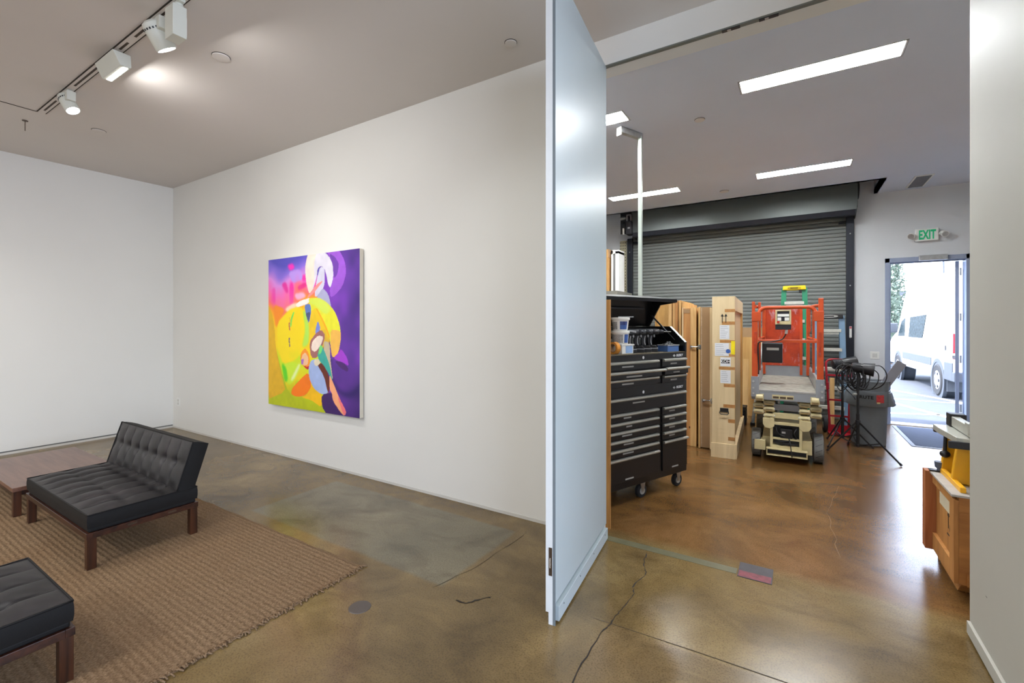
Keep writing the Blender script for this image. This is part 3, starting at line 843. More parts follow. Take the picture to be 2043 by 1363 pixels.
def lounge(name, label, cat, loc, rz, W, D, nch, rows, back=True):
    t = thing(name, label, cat, (loc[0], loc[1], 0.010), rz)
    for sx in (0, 1):
        for sy in (0, 1):
            x0 = 0.004 if sx == 0 else W - 0.049
            y0 = 0.004 if sy == 0 else D - 0.049
            obj('leg', MB().box(x0, x0 + 0.045, y0, y0 + 0.045, 0, 0.188), m_rosez, t, bevel=0.002)
    rail = MB().box(0.0, W, 0.0, 0.03, 0.187, 0.222).box(0, W, D - 0.03, D, 0.187, 0.222).box(0, 0.03, 0.03, D - 0.03, 0.187, 0.222).box(W - 0.03, W, 0.03, D - 0.03, 0.187, 0.222)
    rl = obj('rail', rail, m_rose, t, bevel=0.002)
    for x in (-0.002, W - 0.001):
        for y in ((0.20, 0.42) if back else (0.30,)):
            obj('rail_clip', MB().box(x, x + 0.003, y, y + 0.05, 0.200, 0.212), m_bronze, rl, bevel=0.001)
    obj('base_pad', MB().box(0.012, W - 0.012, 0.012, D - 0.012, 0.222, 0.248), m_leather2, t, bevel=0.008, seg=3)
    top, side, pipe = cushion(W - 0.012, D - 0.012, 0.247, 0.330, nch, rows, 0.020, 0.030)
    M0 = T((0.006, 0.006, 0))
    seat = obj('seat_cushion', moved(top, M0), m_leather, t, smooth=180)
    obj('cushion_side', moved(side, M0), m_leather2, t, smooth=50)
    obj('piping', moved(MB().tube(pipe, 0.0045, 6, closed=True), M0), m_leather2, t, smooth=180)
    for r in rows:
        for k in range(1, nch):
            obj('button', MB().sphere((0.006 + (W - 0.012) * k / nch, 0.006 + (D - 0.012) * r, 0.330 + 0.016 - 0.030), 0.007, 8, 5, (1, 1, 0.6)), m_leather2, seat, smooth=180)
    if back:
        # leaning backrest: front face runs up and back
        H = 0.335
        tp, sd, pp = cushion(W - 0.012, H, -0.105, 0.0, nch, (0.52,), 0.014, 0.030, ny=30)
        # local cushion: x along width, y up the back, z outward towards the sitter
        a = math.atan2(0.335, 0.105)
        MT = T((0.006, 0.475, 0.335)) @ Matrix(((1, 0, 0, 0), (0, math.cos(a), -math.sin(a), 0), (0, math.sin(a), math.cos(a), 0), (0, 0, 0, 1)))
        # flip so the tufted face looks towards -y
        bk = obj('backrest', moved(tp, MT), m_leather, t, smooth=180)
        obj('backrest_side', moved(sd, MT), m_leather2, t, smooth=50)
        obj('backrest_rear', moved(MB().box(0, W - 0.012, 0, H, -0.106, -0.103), MT), m_leather2, t)
        obj('backrest_piping', moved(MB().tube(pp, 0.0045, 6, closed=True), MT), m_leather2, t, smooth=180)
        for k in range(1, nch):
            obj('button', moved(MB().sphere((W * k / nch, H * 0.52, -0.016), 0.008, 8, 5), MT), m_leather2, bk, smooth=180)
    return t
lounge('lounge_settee', 'charcoal tufted leather settee with backrest and dark wood legs on the rug', 'settee', (-4.912, 0.976, 0), R(0), 1.284, 0.606, 8, (0.36, 0.70))
lounge('lounge_ottoman', 'charcoal tufted leather seat cut off by the lower left edge, no backrest visible', 'ottoman', (-3.236, 0.02, 0), 0, 0.668, 0.636, 4, (0.30, 0.70), back=False)
m_tabletop = wood('table_top_walnut', (96, 66, 54), (134, 98, 82), 0.28, axis=0, scale=6)
ct = thing('coffee_table', 'low dark wood coffee table partly hidden behind the leather settee', 'table', (-6.30, 0.94, 0.010))
obj('tabletop', MB().box(0, 1.21, 0, 0.66, 0.20, 0.232), m_tabletop, ct, bevel=0.003)
obj('apron', MB().box(0.035, 1.178, 0.015, 0.645, 0.160, 0.20), m_rose, ct)
for x in (0.03, 1.135):
    for y in (0.01, 0.605):
        obj('leg', MB().box(x, x + 0.045, y, y + 0.045, 0, 0.20), m_rosez, ct, bevel=0.002)

def rug_material():
    n = N('woven_jute')
    v = n.coord('Object')
    w = n.add('ShaderNodeTexWave', wave_type='BANDS', bands_direction='Y', wave_profile='SIN')
    w.inputs['Scale'].default_value = 10.5
    w.inputs['Distortion'].default_value = 2.2
    w.inputs['Detail'].default_value = 2.0
    w.inputs['Detail Scale'].default_value = 3.0
    n.link(v, w.inputs['Vector'])
    fine = n.noise(n.coord('Object', scale=(1.0, 0.5, 1)), 190, 3, 0.7)
    knot = n.noise(v, 90, 2, 0.6)
    big = n.noise(v, 2.0, 3)
    col = n.ramp(fine, [(0.3, lin((92, 72, 52))), (0.5, lin((136, 112, 86))), (0.7, lin((168, 142, 114)))])
    col = n.mix(n.math('MULTIPLY', n.math('SUBTRACT', 1.0, w.outputs['Fac']), 0.16), col, lin((84, 64, 44)))
    col = n.mix(n.ramp(big, [(0.4, (0, 0, 0, 1)), (0.7, (0.25, 0.25, 0.25, 1))]), col, lin((120, 90, 62)))
    n.color(col)
    n.set(0.95, 0, 0.1)
    n.bump(n.math('ADD', n.math('MULTIPLY', w.outputs['Fac'], 1.0), n.math('ADD', n.math('MULTIPLY', fine, 0.5), n.math('MULTIPLY', knot, 0.8))), 0.5, 0.007)
    return n.m
m_rug = rug_material()
RX0, RX1, RY0, RY1 = -6.45, -2.262, -1.6, 1.905
rg = thing('rug', 'brown ribbed jute rug with a fringed edge under the seating', 'rug', (0, 0, 0))
rnd = random.Random(4)
mb = MB()
def rugfn(a, b):
    x = RX0 + (RX1 - RX0) * a; y = RY0 + (RY1 - RY0) * b
    e = min(min(a, 1 - a) * 4, min(b, 1 - b) * 3.5)
    return (x + (0.004 * math.sin(b * 60) if a in (0, 1) else 0), y + (0.004 * math.sin(a * 70) if b in (0, 1) else 0), (0.0095 if e > 0.004 else 0.001))
obj('weave', mb.grid(200, 180, rugfn), m_rug, rg, smooth=180)
fr = MB()
for k in range(420):
    y = RY0 + (RY1 - RY0) * (k + rnd.random()) / 420
    L = rnd.uniform(0.012, 0.034)
    a = rnd.uniform(-0.9, 0.9)
    p = Vector((RX1 - 0.012 + rnd.uniform(-0.008, 0.004), y, 0.008))
    q = p + Vector((L * 0.6 * math.cos(a), L * 0.6 * math.sin(a), rnd.uniform(0.0, 0.006)))
    e = q + Vector((L * 0.6 * math.cos(a + rnd.uniform(-1, 1)), L * 0.6 * math.sin(a), -rnd.uniform(0.005, 0.010)))
    e.z = max(e.z, 0.003)
    fr.tube([p, q, e], rnd.uniform(0.003, 0.0048), 5)
f = obj('fringe', fr, m_rug, rg, smooth=180)
f['kind'] = 'stuff'

# ================================================================= track lights
m_lamp = M('lamp_white', (214, 216, 206), 0.45, var=0.01)
tk = thing('lighting_track', 'recessed white lighting track running along the gallery ceiling', 'lighting track', (0, 1.292, ZC))
obj('body', MB().box(-5.99, -0.6, -0.026, 0.026, -0.006, 0.0), m_ceil, tk)
for y in (-0.029, 0.029):
    obj('edge_gap', MB().box(-5.99, -0.6, y - 0.003, y + 0.003, -0.0066, 0.0), m_crack, tk)
m_slot = M('track_slot', (64, 50, 38), 0.6, 0.3)
for a, b in ((-5.90, -5.55), (-5.25 + 0.17, -4.42), (-4.13, -3.98), (-3.86, -3.66), (-3.50, -3.36), (-3.2, -2.2), (-2.1, -0.8)):
    obj('slot', MB().box(a, b, -0.007, 0.007, -0.0072, -0.006), m_slot, tk)
def em(name, col, s):
    n = N(name); n.color((0.9, 0.9, 0.9, 1))
    n.b.inputs['Emission Color'].default_value = col
    n.b.inputs['Emission Strength'].default_value = s
    return n.m
m_bulb = em('lit_lens', (1.0, 0.98, 0.93, 1), 30.0)
def spotlight(name, label, x, d, r=0.05, L=0.15, lit=True, off=(-0.045, 0, -0.10)):
    t = thing(name, label, 'spotlight', (x, 1.292, ZC), group='spotlights on the gallery track')
    d = Vector(d).normalized()
    obj('adapter', MB().box(-0.075, 0.015, -0.016, 0.016, -0.026, -0.007), m_lamp, t, bevel=0.002)
    obj('gear_box', MB().box(-0.005, 0.055, -0.03, 0.03, -0.105, -0.026), m_lamp, t, bevel=0.006)
    c = Vector(off)
    p0, p1 = c - d * L * 0.45, c + d * L * 0.55
    b = obj('barrel', MB().lathe([(r * 0.55, 0), (r * 0.92, 0.014), (r, 0.03), (r, L - 0.012), (r * 0.94, L), (r * 0.86, L), (r * 0.86, L - 0.014)], 28, MB().frame(p0, p1), cap=False).cyl(p0 + d * 0.001, p0 + d * 0.002, r * 0.55), m_lamp, t, smooth=40)
    vents = MB()
    F = MB().frame(p0, p1)
    for k in range(20):
        a = 2 * PI * k / 20
        vents.cbox((0, 0, 0), (0.003, 0.010, 0.011), F @ RZ(a) @ T((r + 0.0002, 0, 0.048)))
    obj('vents', vents, m_darkmetal, b)
    obj('lens', MB().cyl(p1 - d * 0.014, p1 - d * 0.012, r * 0.86, n=24), m_bulb if lit else m_black, b)
    return t, p1
def washer(name, label, x, tall=False):
    t = thing(name, label, 'wall washer', (x, 1.292, ZC), group='wall washers on the gallery track')
    obj('adapter', MB().box(-0.07, 0.07, -0.016, 0.016, -0.024, -0.007), m_lamp, t, bevel=0.002)
    obj('stem', MB().cyl((0.02, 0, -0.05), (0.02, 0, -0.024), 0.024, n=16), m_lamp, t, smooth=40)
    if tall:
        h = obj('hood', MB().box(-0.055, 0.055, -0.045, 0.03, -0.235, -0.045), m_lamp, t, bevel=0.004)
        obj('hood_fin', MB().prism([(-0.075, -0.215), (-0.055, -0.235), (-0.055, -0.06), (-0.075, -0.06)], -0.03, 0.0, axis='y'), m_lamp, h)
        obj('lens_panel', MB().box(-0.05, 0.05, 0.0305, 0.032, -0.22, -0.10), m_white_plastic, h)
    else:
        h = obj('hood', MB().prism([(-0.05, -0.035), (0.055, -0.035), (0.060, -0.12), (0.050, -0.128), (-0.005, -0.128)], -0.19, 0.16, axis='x'), m_lamp, t, bevel=0.003)
        obj('lit_strip', MB().box(-0.17, 0.14, 0.016, 0.044, -0.1300, -0.1285), m_bulb, h)
    return t
spotlight('spotlight', 'round white spotlight with glowing lens near the end of the track', -5.21, (0.42, 0.28, -0.86), 0.052, 0.16, True, (-0.04, 0.0, -0.095))
washer('wall_washer', 'white wall washer with bright slot between the two spotlights', -4.26)
spotlight('spotlight', 'round white spotlight turned away beside the tall white washer box', -3.46, (-0.02, 0.55, -0.82), 0.062, 0.17, True, (-0.045, 0.0, -0.105))
washer('wall_washer', 'white boxy wall washer seen from behind, nearest to the camera', -3.23, True)
# ================================================================= tool chest and cabinet
CR = math.atan2(0.915, 0.403)
CO = (-0.889, 4.372)
m_tool = M('gloss_black_steel', (13, 13, 15), 0.28, 0.0, var=0.25, scale=4)
m_tool2 = M('drawer_black', (16, 16, 19), 0.32, 0.0, var=0.2, scale=4)
m_grip = M('drawer_grip_aluminium', (186, 186, 178), 0.33, 0.85, var=0.06, scale=20)
m_tag = M('drawer_tag', (170, 170, 166), 0.5, 0.2)
m_logo = M('logo_silver', (214, 216, 220), 0.4, 0.1)
W0, W1, DEP = -1.085, 0.085, 0.46
def drawer(par, x0, x1, z0, z1, hz, tags, off=0.0, hx=None):
    d = obj('drawer', MB().box(x0, x1, -0.012 - off, 0.02, z0, z1), m_tool2, par, bevel=0.003)
    a, b = hx or (x0 + 0.004, x1 - 0.004)
    g = MB().prism([(-0.012 - off, hz - 0.011), (-0.030 - off, hz - 0.012), (-0.036 - off, hz - 0.004), (-0.034 - off, hz + 0.008), (-0.020 - off, hz + 0.012), (-0.012 - off, hz + 0.012)], a, b, axis='x')
    obj('drawer_grip', g, m_grip, d, bevel=0.002)
    for (ta, tb, tz) in tags:
        obj('drawer_tag', MB().box(ta, tb, -0.0138 - off, -0.0118 - off, tz - 0.006, tz + 0.006), m_tag, d)
    return d
def husky(par, x, z):
    tm = text_mb('HUSKY', 0.030, 0.002, shear=0.18, bold=0.0012)
    lg = obj('logo', moved(tm, T((x + 0.012, -0.0135, z))), m_logo, par)
    mk = MB()
    cx = x - 0.062
    mk.prism([(cx - 0.020, z), (cx, z + 0.012), (cx + 0.004, z + 0.009), (cx - 0.010, z), (cx + 0.004, z - 0.009), (cx, z - 0.012)], -0.0145, -0.0125, axis='y')
    mk.prism([(cx - 0.004, z), (cx + 0.006, z + 0.006), (cx + 0.014, z), (cx + 0.006, z - 0.006)], -0.0145, -0.0125, axis='y')
    obj('logo_mark', mk, m_logo, lg)
cab = thing('rolling_tool_cabinet', 'black wheeled drawer cabinet with silver grips standing under the open tool chest', 'tool cabinet', (CO[0], CO[1], 0), CR)
obj('body', MB().box(W0, W1, 0.0, DEP, 0.145, 0.985), m_tool, cab, bevel=0.004)
drawer(cab, W0 + 0.03, 0.045, 0.775, 0.898, 0.883, [(-0.67, -0.52, 0.845)])
zl = [0.76, 0.687, 0.615, 0.543, 0.468]
tg = [(-0.78, -0.69), (-0.75, -0.68), (-0.80, -0.68), (-0.78, -0.66), (-0.79, -0.66), (-0.76, -0.66)]
for z, q in zip(zl, tg):
    drawer(cab, W0 + 0.03, -0.345, z - 0.059, z + 0.011, z, [(q[0], q[1], z - 0.030)])
drawer(cab, W0 + 0.03, -0.335, 0.205, 0.406, 0.395, [(-0.76, -0.66, 0.224)])
for z in (0.758, 0.686, 0.611, 0.539):
    drawer(cab, -0.285, 0.045, z - 0.060, z + 0.011, z, [(-0.19, -0.11, z - 0.030)])
drawer(cab, -0.28, 0.075, 0.205, 0.470, 0.459, [(-0.15, -0.06, 0.222)])
husky(cab, -0.055, 0.932)
obj('lock', MB().cyl((-0.533, -0.010, 0.925), (-0.533, 0.0, 0.925), 0.013, n=18), m_chrome, cab, smooth=40)
obj('side_handle', MB().tube([(W1, 0.08, 0.90), (W1 + 0.035, 0.08, 0.90), (W1 + 0.035, 0.36, 0.90), (W1, 0.36, 0.90)], 0.011, 10), m_chrome, cab, smooth=60)
for lx in (-1.0, -0.485, 0.015):
    for ly in (0.06, 0.40):
        rr = 0.060
        cs = obj('caster', MB().prism([(lx - 0.05, 0.147), (lx + 0.05, 0.147), (lx + 0.03, 0.125), (lx + 0.014, 0.055), (lx - 0.014, 0.055), (lx - 0.03, 0.125)], ly - 0.026, ly - 0.022, axis='y').prism([(lx - 0.05, 0.147), (lx + 0.05, 0.147), (lx + 0.03, 0.125), (lx + 0.014, 0.055), (lx - 0.014, 0.055), (lx - 0.03, 0.125)], ly + 0.022, ly + 0.026, axis='y').box(lx - 0.05, lx + 0.05, ly - 0.026, ly + 0.026, 0.138, 0.147), m_steel, cab, bevel=0.001)
        obj('wheel', MB().lathe([(0.02, -0.016), (rr - 0.006, -0.019), (rr, -0.012), (rr, 0.012), (rr - 0.006, 0.019), (0.02, 0.016)], 28, T((lx, ly, rr)) @ RX(PI / 2)), m_rubber, cs, smooth=35)
        obj('hub', MB().cyl((lx, ly - 0.021, rr), (lx, ly + 0.021, rr), 0.032, n=20), m_tag, cs, smooth=35)
tc = thing('tool_chest', 'black top tool chest with raised lid standing on the wheeled cabinet', 'tool chest', (CO[0], CO[1], 0.9865), CR)
z0 = -0.9865
obj('body', MB().box(W0, W1, 0.0, DEP, 0.0, 0.258), m_tool, tc, bevel=0.003)
sd = [(0.0, 0.258), (0.0, 0.351), (0.165, 0.495), (DEP, 0.495), (DEP, 0.258)]
for a in (W0, W1 - 0.02):
    obj('side_plate', MB().prism(sd, a, a + 0.02, axis='x'), m_tool, tc)
obj('edge_trim', MB().prism([(0.0, 0.351), (0.165, 0.495), (0.168, 0.491), (0.003, 0.347)], W1 - 0.024, W1 + 0.002, axis='x'), m_grip, tc)
obj('back_plate', MB().box(W0, W1, DEP - 0.012, DEP, 0.258, 0.495), m_tool, tc)
obj('tray_liner', MB().box(W0 + 0.02, W1 - 0.02, 0.004, DEP - 0.012, 0.258, 0.264), M('liner_dusty', (92, 84, 66), 0.8, var=0.25, scale=30), tc)
lid = [(DEP, 0.497), (0.375, 0.792), (0.105, 0.752), (0.100, 0.722), (0.110, 0.722), (0.114, 0.744), (0.368, 0.782), (DEP - 0.012, 0.497)]
ld = obj('lid', MB().prism(lid, W0, W1, axis='x'), m_tool, tc)
for a in (W0, W1 - 0.012):
    obj('lid_gusset', MB().prism([(DEP, 0.497), (0.375, 0.790), (0.110, 0.752), (0.104, 0.722), (0.29, 0.700), (0.42, 0.497)], a, a + 0.012, axis='x'), m_tool, ld)
obj('lid_rib', MB().box(W0 + 0.15, W1 - 0.15, 0.366, 0.378, 0.66, 0.675), m_darkmetal, ld)
for a in (W0 + 0.05, W1 - 0.045):
    obj('gas_strut', MB().cyl((a, 0.18, 0.44), (a, 0.36, 0.60), 0.008, n=10).cyl((a, 0.10, 0.37), (a, 0.24, 0.495), 0.004, n=8), m_darkmetal, tc, smooth=60)
for z in (1.182, 1.040):
    drawer(tc, W0 + 0.03, -0.345, z + z0 - 0.058, z + z0 + 0.012, z + z0, [(-0.80, -0.66, z + z0 - 0.032)])
drawer(tc, W0 + 0.03, -0.33, 1.104 + z0 - 0.050, 1.104 + z0 + 0.012, 1.104 + z0, [(-0.78, -0.59, 1.104 + z0 - 0.033)], off=0.03, hx=(W0 + 0.03, -0.29))
for z, of in ((1.184, 0.0), (1.110, 0.03), (1.039, 0.0)):
    drawer(tc, -0.285, 0.05, z + z0 - 0.058 + of * 0.2, z + z0 + 0.012, z + z0, [(-0.17, -0.08, z + z0 - 0.034)], off=of)
husky(tc, -0.055, 1.219 + z0)
obj('lock', MB().cyl((-0.534, -0.010, 1.218 + z0), (-0.534, 0.0, 1.218 + z0), 0.013, n=18), m_chrome, tc, smooth=40)
def cw2(lx, ly, z=0.0):
    c, s = math.cos(CR), math.sin(CR)
    return (CO[0] + c * lx - s * ly, CO[1] + s * lx + c * ly, z)
TZ = 1.2495
# cordless drills standing on their batteries
m_drill = M('drill_body_dark', (58, 60, 64), 0.4, var=0.2, scale=20)
m_drillg = M('drill_trim_grey', (176, 178, 182), 0.4, var=0.1)
def drill(label, lx, ly, rz=0.0, bit=False):
    t = thing('cordless_drill', label, 'drill', cw2(lx, ly, TZ), CR + rz, group='cordless drills on the tool chest')
    b = obj('motor_body', MB().lathe([(0.014, -0.070), (0.024, -0.064), (0.027, -0.03), (0.027, 0.02), (0.023, 0.045), (0.020, 0.05)], 20, T((0, 0, 0.185)) @ RY(PI / 2)), m_drill, t, smooth=40)
    obj('side_flash', MB().prism([(-0.07, 0.178), (-0.02, 0.186), (0.03, 0.176), (0.03, 0.194), (-0.02, 0.201), (-0.06, 0.196)], -0.0285, 0.0285, axis='y'), m_drillg, b, bevel=0.003)
    obj('chuck', MB().lathe([(0.018, 0.05), (0.019, 0.066), (0.016, 0.08), (0.008, 0.09)], 18, T((0, 0, 0.185)) @ RY(PI / 2)), m_darkmetal, t, smooth=35)
    g = MB().prism([(-0.045, 0.158), (0.0, 0.158), (-0.006, 0.135), (-0.012, 0.10), (-0.010, 0.06), (-0.050, 0.06), (-0.056, 0.10), (-0.056, 0.13)], -0.016, 0.016, axis='y')
    gr = obj('handle', g, m_black, t, bevel=0.006)
    obj('grip_inlay', MB().tube([(-0.018, -0.017, 0.15), (-0.024, -0.0175, 0.12), (-0.024, -0.0175, 0.09), (-0.018, -0.017, 0.066)], 0.005, 6), m_drillg, gr, smooth=60)
    obj('trigger', MB().box(0.0, 0.012, -0.008, 0.008, 0.135, 0.158), m_drillg, gr, bevel=0.003)
    bat = obj('battery', MB().box(-0.066, 0.036, -0.028, 0.028, 0.0, 0.045).box(-0.058, 0.024, -0.024, 0.024, 0.045, 0.062), m_black, t, bevel=0.006)
    obj('battery_band', MB().box(-0.067, 0.037, -0.0285, 0.0285, 0.030, 0.036), m_drillg, bat)
    if bit:
        obj('drill_bit', MB().cyl((0.09, 0, 0.185), (0.15, 0, 0.185), 0.004, n=8), m_steel, t)
    return t
drill('dark cordless drill beside the white tubs, leftmost of the row', -0.505, 0.13, -0.92)
drill('dark cordless drill second from the white tubs', -0.405, 0.13, -0.97)
drill('dark cordless drill third from the white tubs', -0.312, 0.13, -0.90)
drill('dark cordless drill nearest the blue bin of hardware', -0.224, 0.13, -0.95, True)
m_spray = M('spray_can_grey', (120, 124, 124), 0.35, 0.5, var=0.2, scale=12)
for lx, l in ((-0.50, 'grey spray can behind the two left drills'), (-0.36, 'grey spray can behind the middle drills'), (-0.26, 'grey spray can behind the two right drills'), (-0.62, 'pale spray can behind the white tubs and first drill')):
    p = cw2(lx, 0.27, TZ)
    t = tag(obj('spray_can', MB().lathe([(0.030, 0), (0.032, 0.003), (0.032, 0.10), (0.026, 0.118), (0.012, 0.122)], 20, T(p)), m_spray, smooth=35), l, 'can', 'spray cans on the tool chest')
    obj('cap', MB().lathe([(0.014, 0.122), (0.014, 0.145), (0.012, 0.148)], 14, T(p)), m_darkmetal, t, smooth=35)
m_tub = M('tub_white', (226, 226, 220), 0.45, var=0.02)
m_blue = M('label_blue', (54, 92, 160), 0.45, var=0.2, scale=14)
m_navy = M('label_navy', (40, 42, 100), 0.45, var=0.3, scale=20)
m_printed = M('label_printed_grey', (150, 150, 148), 0.6, var=0.35, scale=90)
def tub(label, z, h, r0, r1, printed):
    t = thing('joint_tub', label, 'tub', cw2(-0.665, 0.13, z), CR, group='white tubs stacked on the tool chest')
    obj('pail', MB().lathe([(r0 - 0.004, 0), (r0, 0.004), (r1, h - 0.016)], 30), m_tub, t, smooth=35)
    obj('pail_lid', MB().lathe([(r1 + 0.004, h - 0.022), (r1 + 0.007, h - 0.018), (r1 + 0.007, h - 0.003), (r1 + 0.002, h)], 30), m_tub, t, smooth=35)
    def lab(name, a0, a1, f0, f1, mat):
        g = lambda f: r0 + (r1 - r0) * f + 0.0008
        obj(name, MB().lathe([(g(f0), h * f0 * 0.9), (g(f1), h * f1 * 0.9)], 12, None, False, (a0, a1)), mat, t, smooth=60)
    if printed:
        lab('label_front', -R(140), -R(82), 0.12, 0.78, m_blue)
        lab('label_band', -R(138), -R(84), 0.48, 0.7801, m_navy)
        lab('label_side', -R(215), -R(160), 0.12, 0.74, m_printed)
    else:
        lab('label_front', -R(215), -R(118), 0.12, 0.82, m_printed)
        lab('label_edge', -R(108), -R(70), 0.12, 0.82, m_blue)
    return t
bx = thing('storage_tub', 'white square tub with pale blue label at the bottom of the tub stack', 'tub', cw2(-0.640, 0.13, TZ), CR, group='white tubs stacked on the tool chest')
obj('body', MB().prism([(-0.072, 0), (0.066, 0), (0.070, 0.076), (-0.076, 0.076)], -0.065, 0.065, axis='y'), m_tub, bx, bevel=0.004)
obj('rim', MB().box(-0.084, 0.078, -0.070, 0.070, 0.071, 0.082), m_tub, bx, bevel=0.003)
obj('label', MB().box(-0.030, 0.055, -0.0665, -0.065, 0.008, 0.068), M('label_pale_blue', (140, 170, 210), 0.5, var=0.1), bx)
tub('white tub with grey printed label in the middle of the tub stack', TZ + 0.083, 0.113, 0.064, 0.072, False)
tub('white pail with blue label on top of the tub stack', TZ + 0.083 + 0.114, 0.113, 0.060, 0.073, True)
tag(obj('thin_rod', MB().cyl(cw2(-0.70, 0.12, TZ + 0.3145), cw2(-0.51, 0.12, TZ + 0.3165), 0.004, n=8), m_alu, smooth=60), 'thin light rod resting across the topmost white pail', 'rod')
tp = tag(obj('tape_roll', MB().disc_ring(cw2(-0.800, 0.09, TZ + 0.052), cw2(-0.760, 0.09, TZ + 0.052), 0.052, 0.036), M('packing_tape_amber', (200, 132, 50), 0.3, var=0.1), smooth=35), 'amber roll of packing tape standing at the left on the chest', 'tape roll')
obj('core', MB().disc_ring(cw2(-0.801, 0.09, TZ + 0.052), cw2(-0.759, 0.09, TZ + 0.052), 0.0355, 0.032), M('tape_core_card', (120, 90, 60), 0.8), tp, smooth=35)
cd = thing('tape_dispenser', 'grey tape dispenser cheek leaning left of the amber tape roll', 'dispenser', cw2(-0.872, 0.10, TZ), CR + 0.3)
obj('cheek', MB().prism([(-0.05, 0.0), (0.03, 0.015), (0.05, 0.10), (-0.05, 0.115)], -0.006, 0.006, axis='y'), m_printed, cd, bevel=0.002)
obj('hub', MB().cyl((0, -0.012, 0.06), (0, 0.012, 0.06), 0.022, n=16), m_bronze, cd, smooth=35)
bn = thing('parts_bin', 'blue open bin heaped with small metal hardware by the chest side', 'bin', cw2(-0.045, 0.10, TZ), CR)
bm_ = M('bin_blue', (78, 112, 168), 0.45, var=0.06)
obj('bin_shell', MB().box(-0.085, 0.07, -0.05, 0.05, 0, 0.006).box(-0.09, -0.084, -0.055, 0.055, 0, 0.06).box(0.069, 0.075, -0.055, 0.055, 0, 0.06).box(-0.09, 0.075, -0.055, -0.049, 0, 0.06).box(-0.09, 0.075, 0.049, 0.055, 0, 0.06), bm_, bn, bevel=0.002)
obj('rim', MB().box(-0.094, 0.079, -0.059, -0.053, 0.056, 0.064).box(-0.094, 0.079, 0.053, 0.059, 0.056, 0.064).box(-0.094, -0.088, -0.053, 0.053, 0.056, 0.064).box(0.073, 0.079, -0.053, 0.053, 0.056, 0.064), m_tag, bn)
hw_ = MB(); rnd = random.Random(11)
for k in range(120):
    x = rnd.uniform(-0.075, 0.06); y = rnd.uniform(-0.042, 0.042)
    z = 0.045 + 0.045 * max(0, 1 - (abs(x) / 0.08) ** 2) * max(0.2, 1 - abs(y) / 0.05) * rnd.uniform(0.4, 1)
    d = Vector((rnd.uniform(-1, 1), rnd.uniform(-1, 1), rnd.uniform(-0.5, 0.5))).normalized() * rnd.uniform(0.008, 0.02)
    hw_.cyl(Vector((x, y, z)) - d, Vector((x, y, z)) + d, rnd.uniform(0.0025, 0.005), n=6)
hwo = obj('hardware', hw_, m_steel, bn); hwo['kind'] = 'stuff'
obj('bin_fill', MB().box(-0.083, 0.068, -0.048, 0.048, 0.006, 0.045), m_darkmetal, bn)

# steel post with ceiling bracket behind the chest
po = thing('steel_post', 'slim pale steel post with ceiling bracket behind the tool chest', 'post', (-1.365, 4.72, 0))
obj('tube', MB().box(-0.019, 0.019, -0.019, 0.019, 0.0, 3.45), M('post_galvanised', (190, 200, 190), 0.3, 0.6, var=0.06), po, bevel=0.003)
obj('bracket', MB().bar((0.0, 0.02, 3.455), (-0.13, -0.27, 3.455), 0.05, 0.055), m_alu, po, bevel=0.002)
obj('bracket_end', MB().bar((-0.13, -0.27, 3.44), (-0.135, -0.28, 3.44), 0.055, 0.085), m_white_plastic, po)
obj('foot_plate', MB().box(-0.06, 0.06, -0.06, 0.06, 0, 0.008), m_steel, po)
tag(obj('plywood_sheet', MB().box(-2.30, -1.150, YW + 0.176, YW + 0.196, 0.0, 1.682), wood('plywood_edge_amber', (140, 92, 40), (190, 136, 66), 0.6, axis=2)), 'amber plywood sheet seen edge-on beside the tall grey door leaf', 'plywood sheet')
# ================================================================= crates, boards
m_ply = wood('pale_plywood', (204, 180, 138), (230, 208, 166), 0.6, axis=2, scale=5, stretch=9)
m_plyg = wood('golden_plywood', (176, 130, 66), (214, 172, 104), 0.6, axis=2, scale=5, stretch=9)
m_pine = wood('pine_board', (190, 146, 86), (226, 188, 128), 0.6, axis=2, scale=6, stretch=12, knots=True)
m_pine2 = wood('pine_board_dark', (160, 106, 56), (200, 148, 88), 0.6, axis=2, scale=6, stretch=12, knots=True)
m_card = M('brown_cardboard', (160, 128, 92), 0.8, var=0.08, scale=4)
m_tapeb = M('brown_packing_tape', (178, 126, 72), 0.35, var=0.2, scale=30)
m_paper = M('white_paper', (222, 224, 228), 0.7, var=0.02)
m_ink = M('black_ink', (28, 26, 26), 0.7)
m_ink2 = M('grey_print', (160, 162, 168), 0.7, var=0.1)
m_yell = M('yellow_sticker', (244, 222, 20), 0.5)
def clamp(label, loc, rz):
    t = thing('crate_latch', label, 'latch', loc, rz, group='chrome latches on the crates')
    obj('rod', MB().cyl((0.0, -0.03, 0), (0.085, -0.03, 0.002), 0.008, n=10), m_chrome, t, smooth=60)
    obj('jaw', MB().box(0.08, 0.115, -0.045, 0.0, -0.028, 0.028), m_steel, t, bevel=0.003)
    obj('hook', MB().tube([(0.085, -0.046, 0.015), (0.10, -0.055, 0.0), (0.085, -0.046, -0.015)], 0.005, 6), m_chrome, t, smooth=60)
    obj('base', MB().box(-0.012, 0.012, -0.035, 0.0, -0.015, 0.015), m_steel, t)
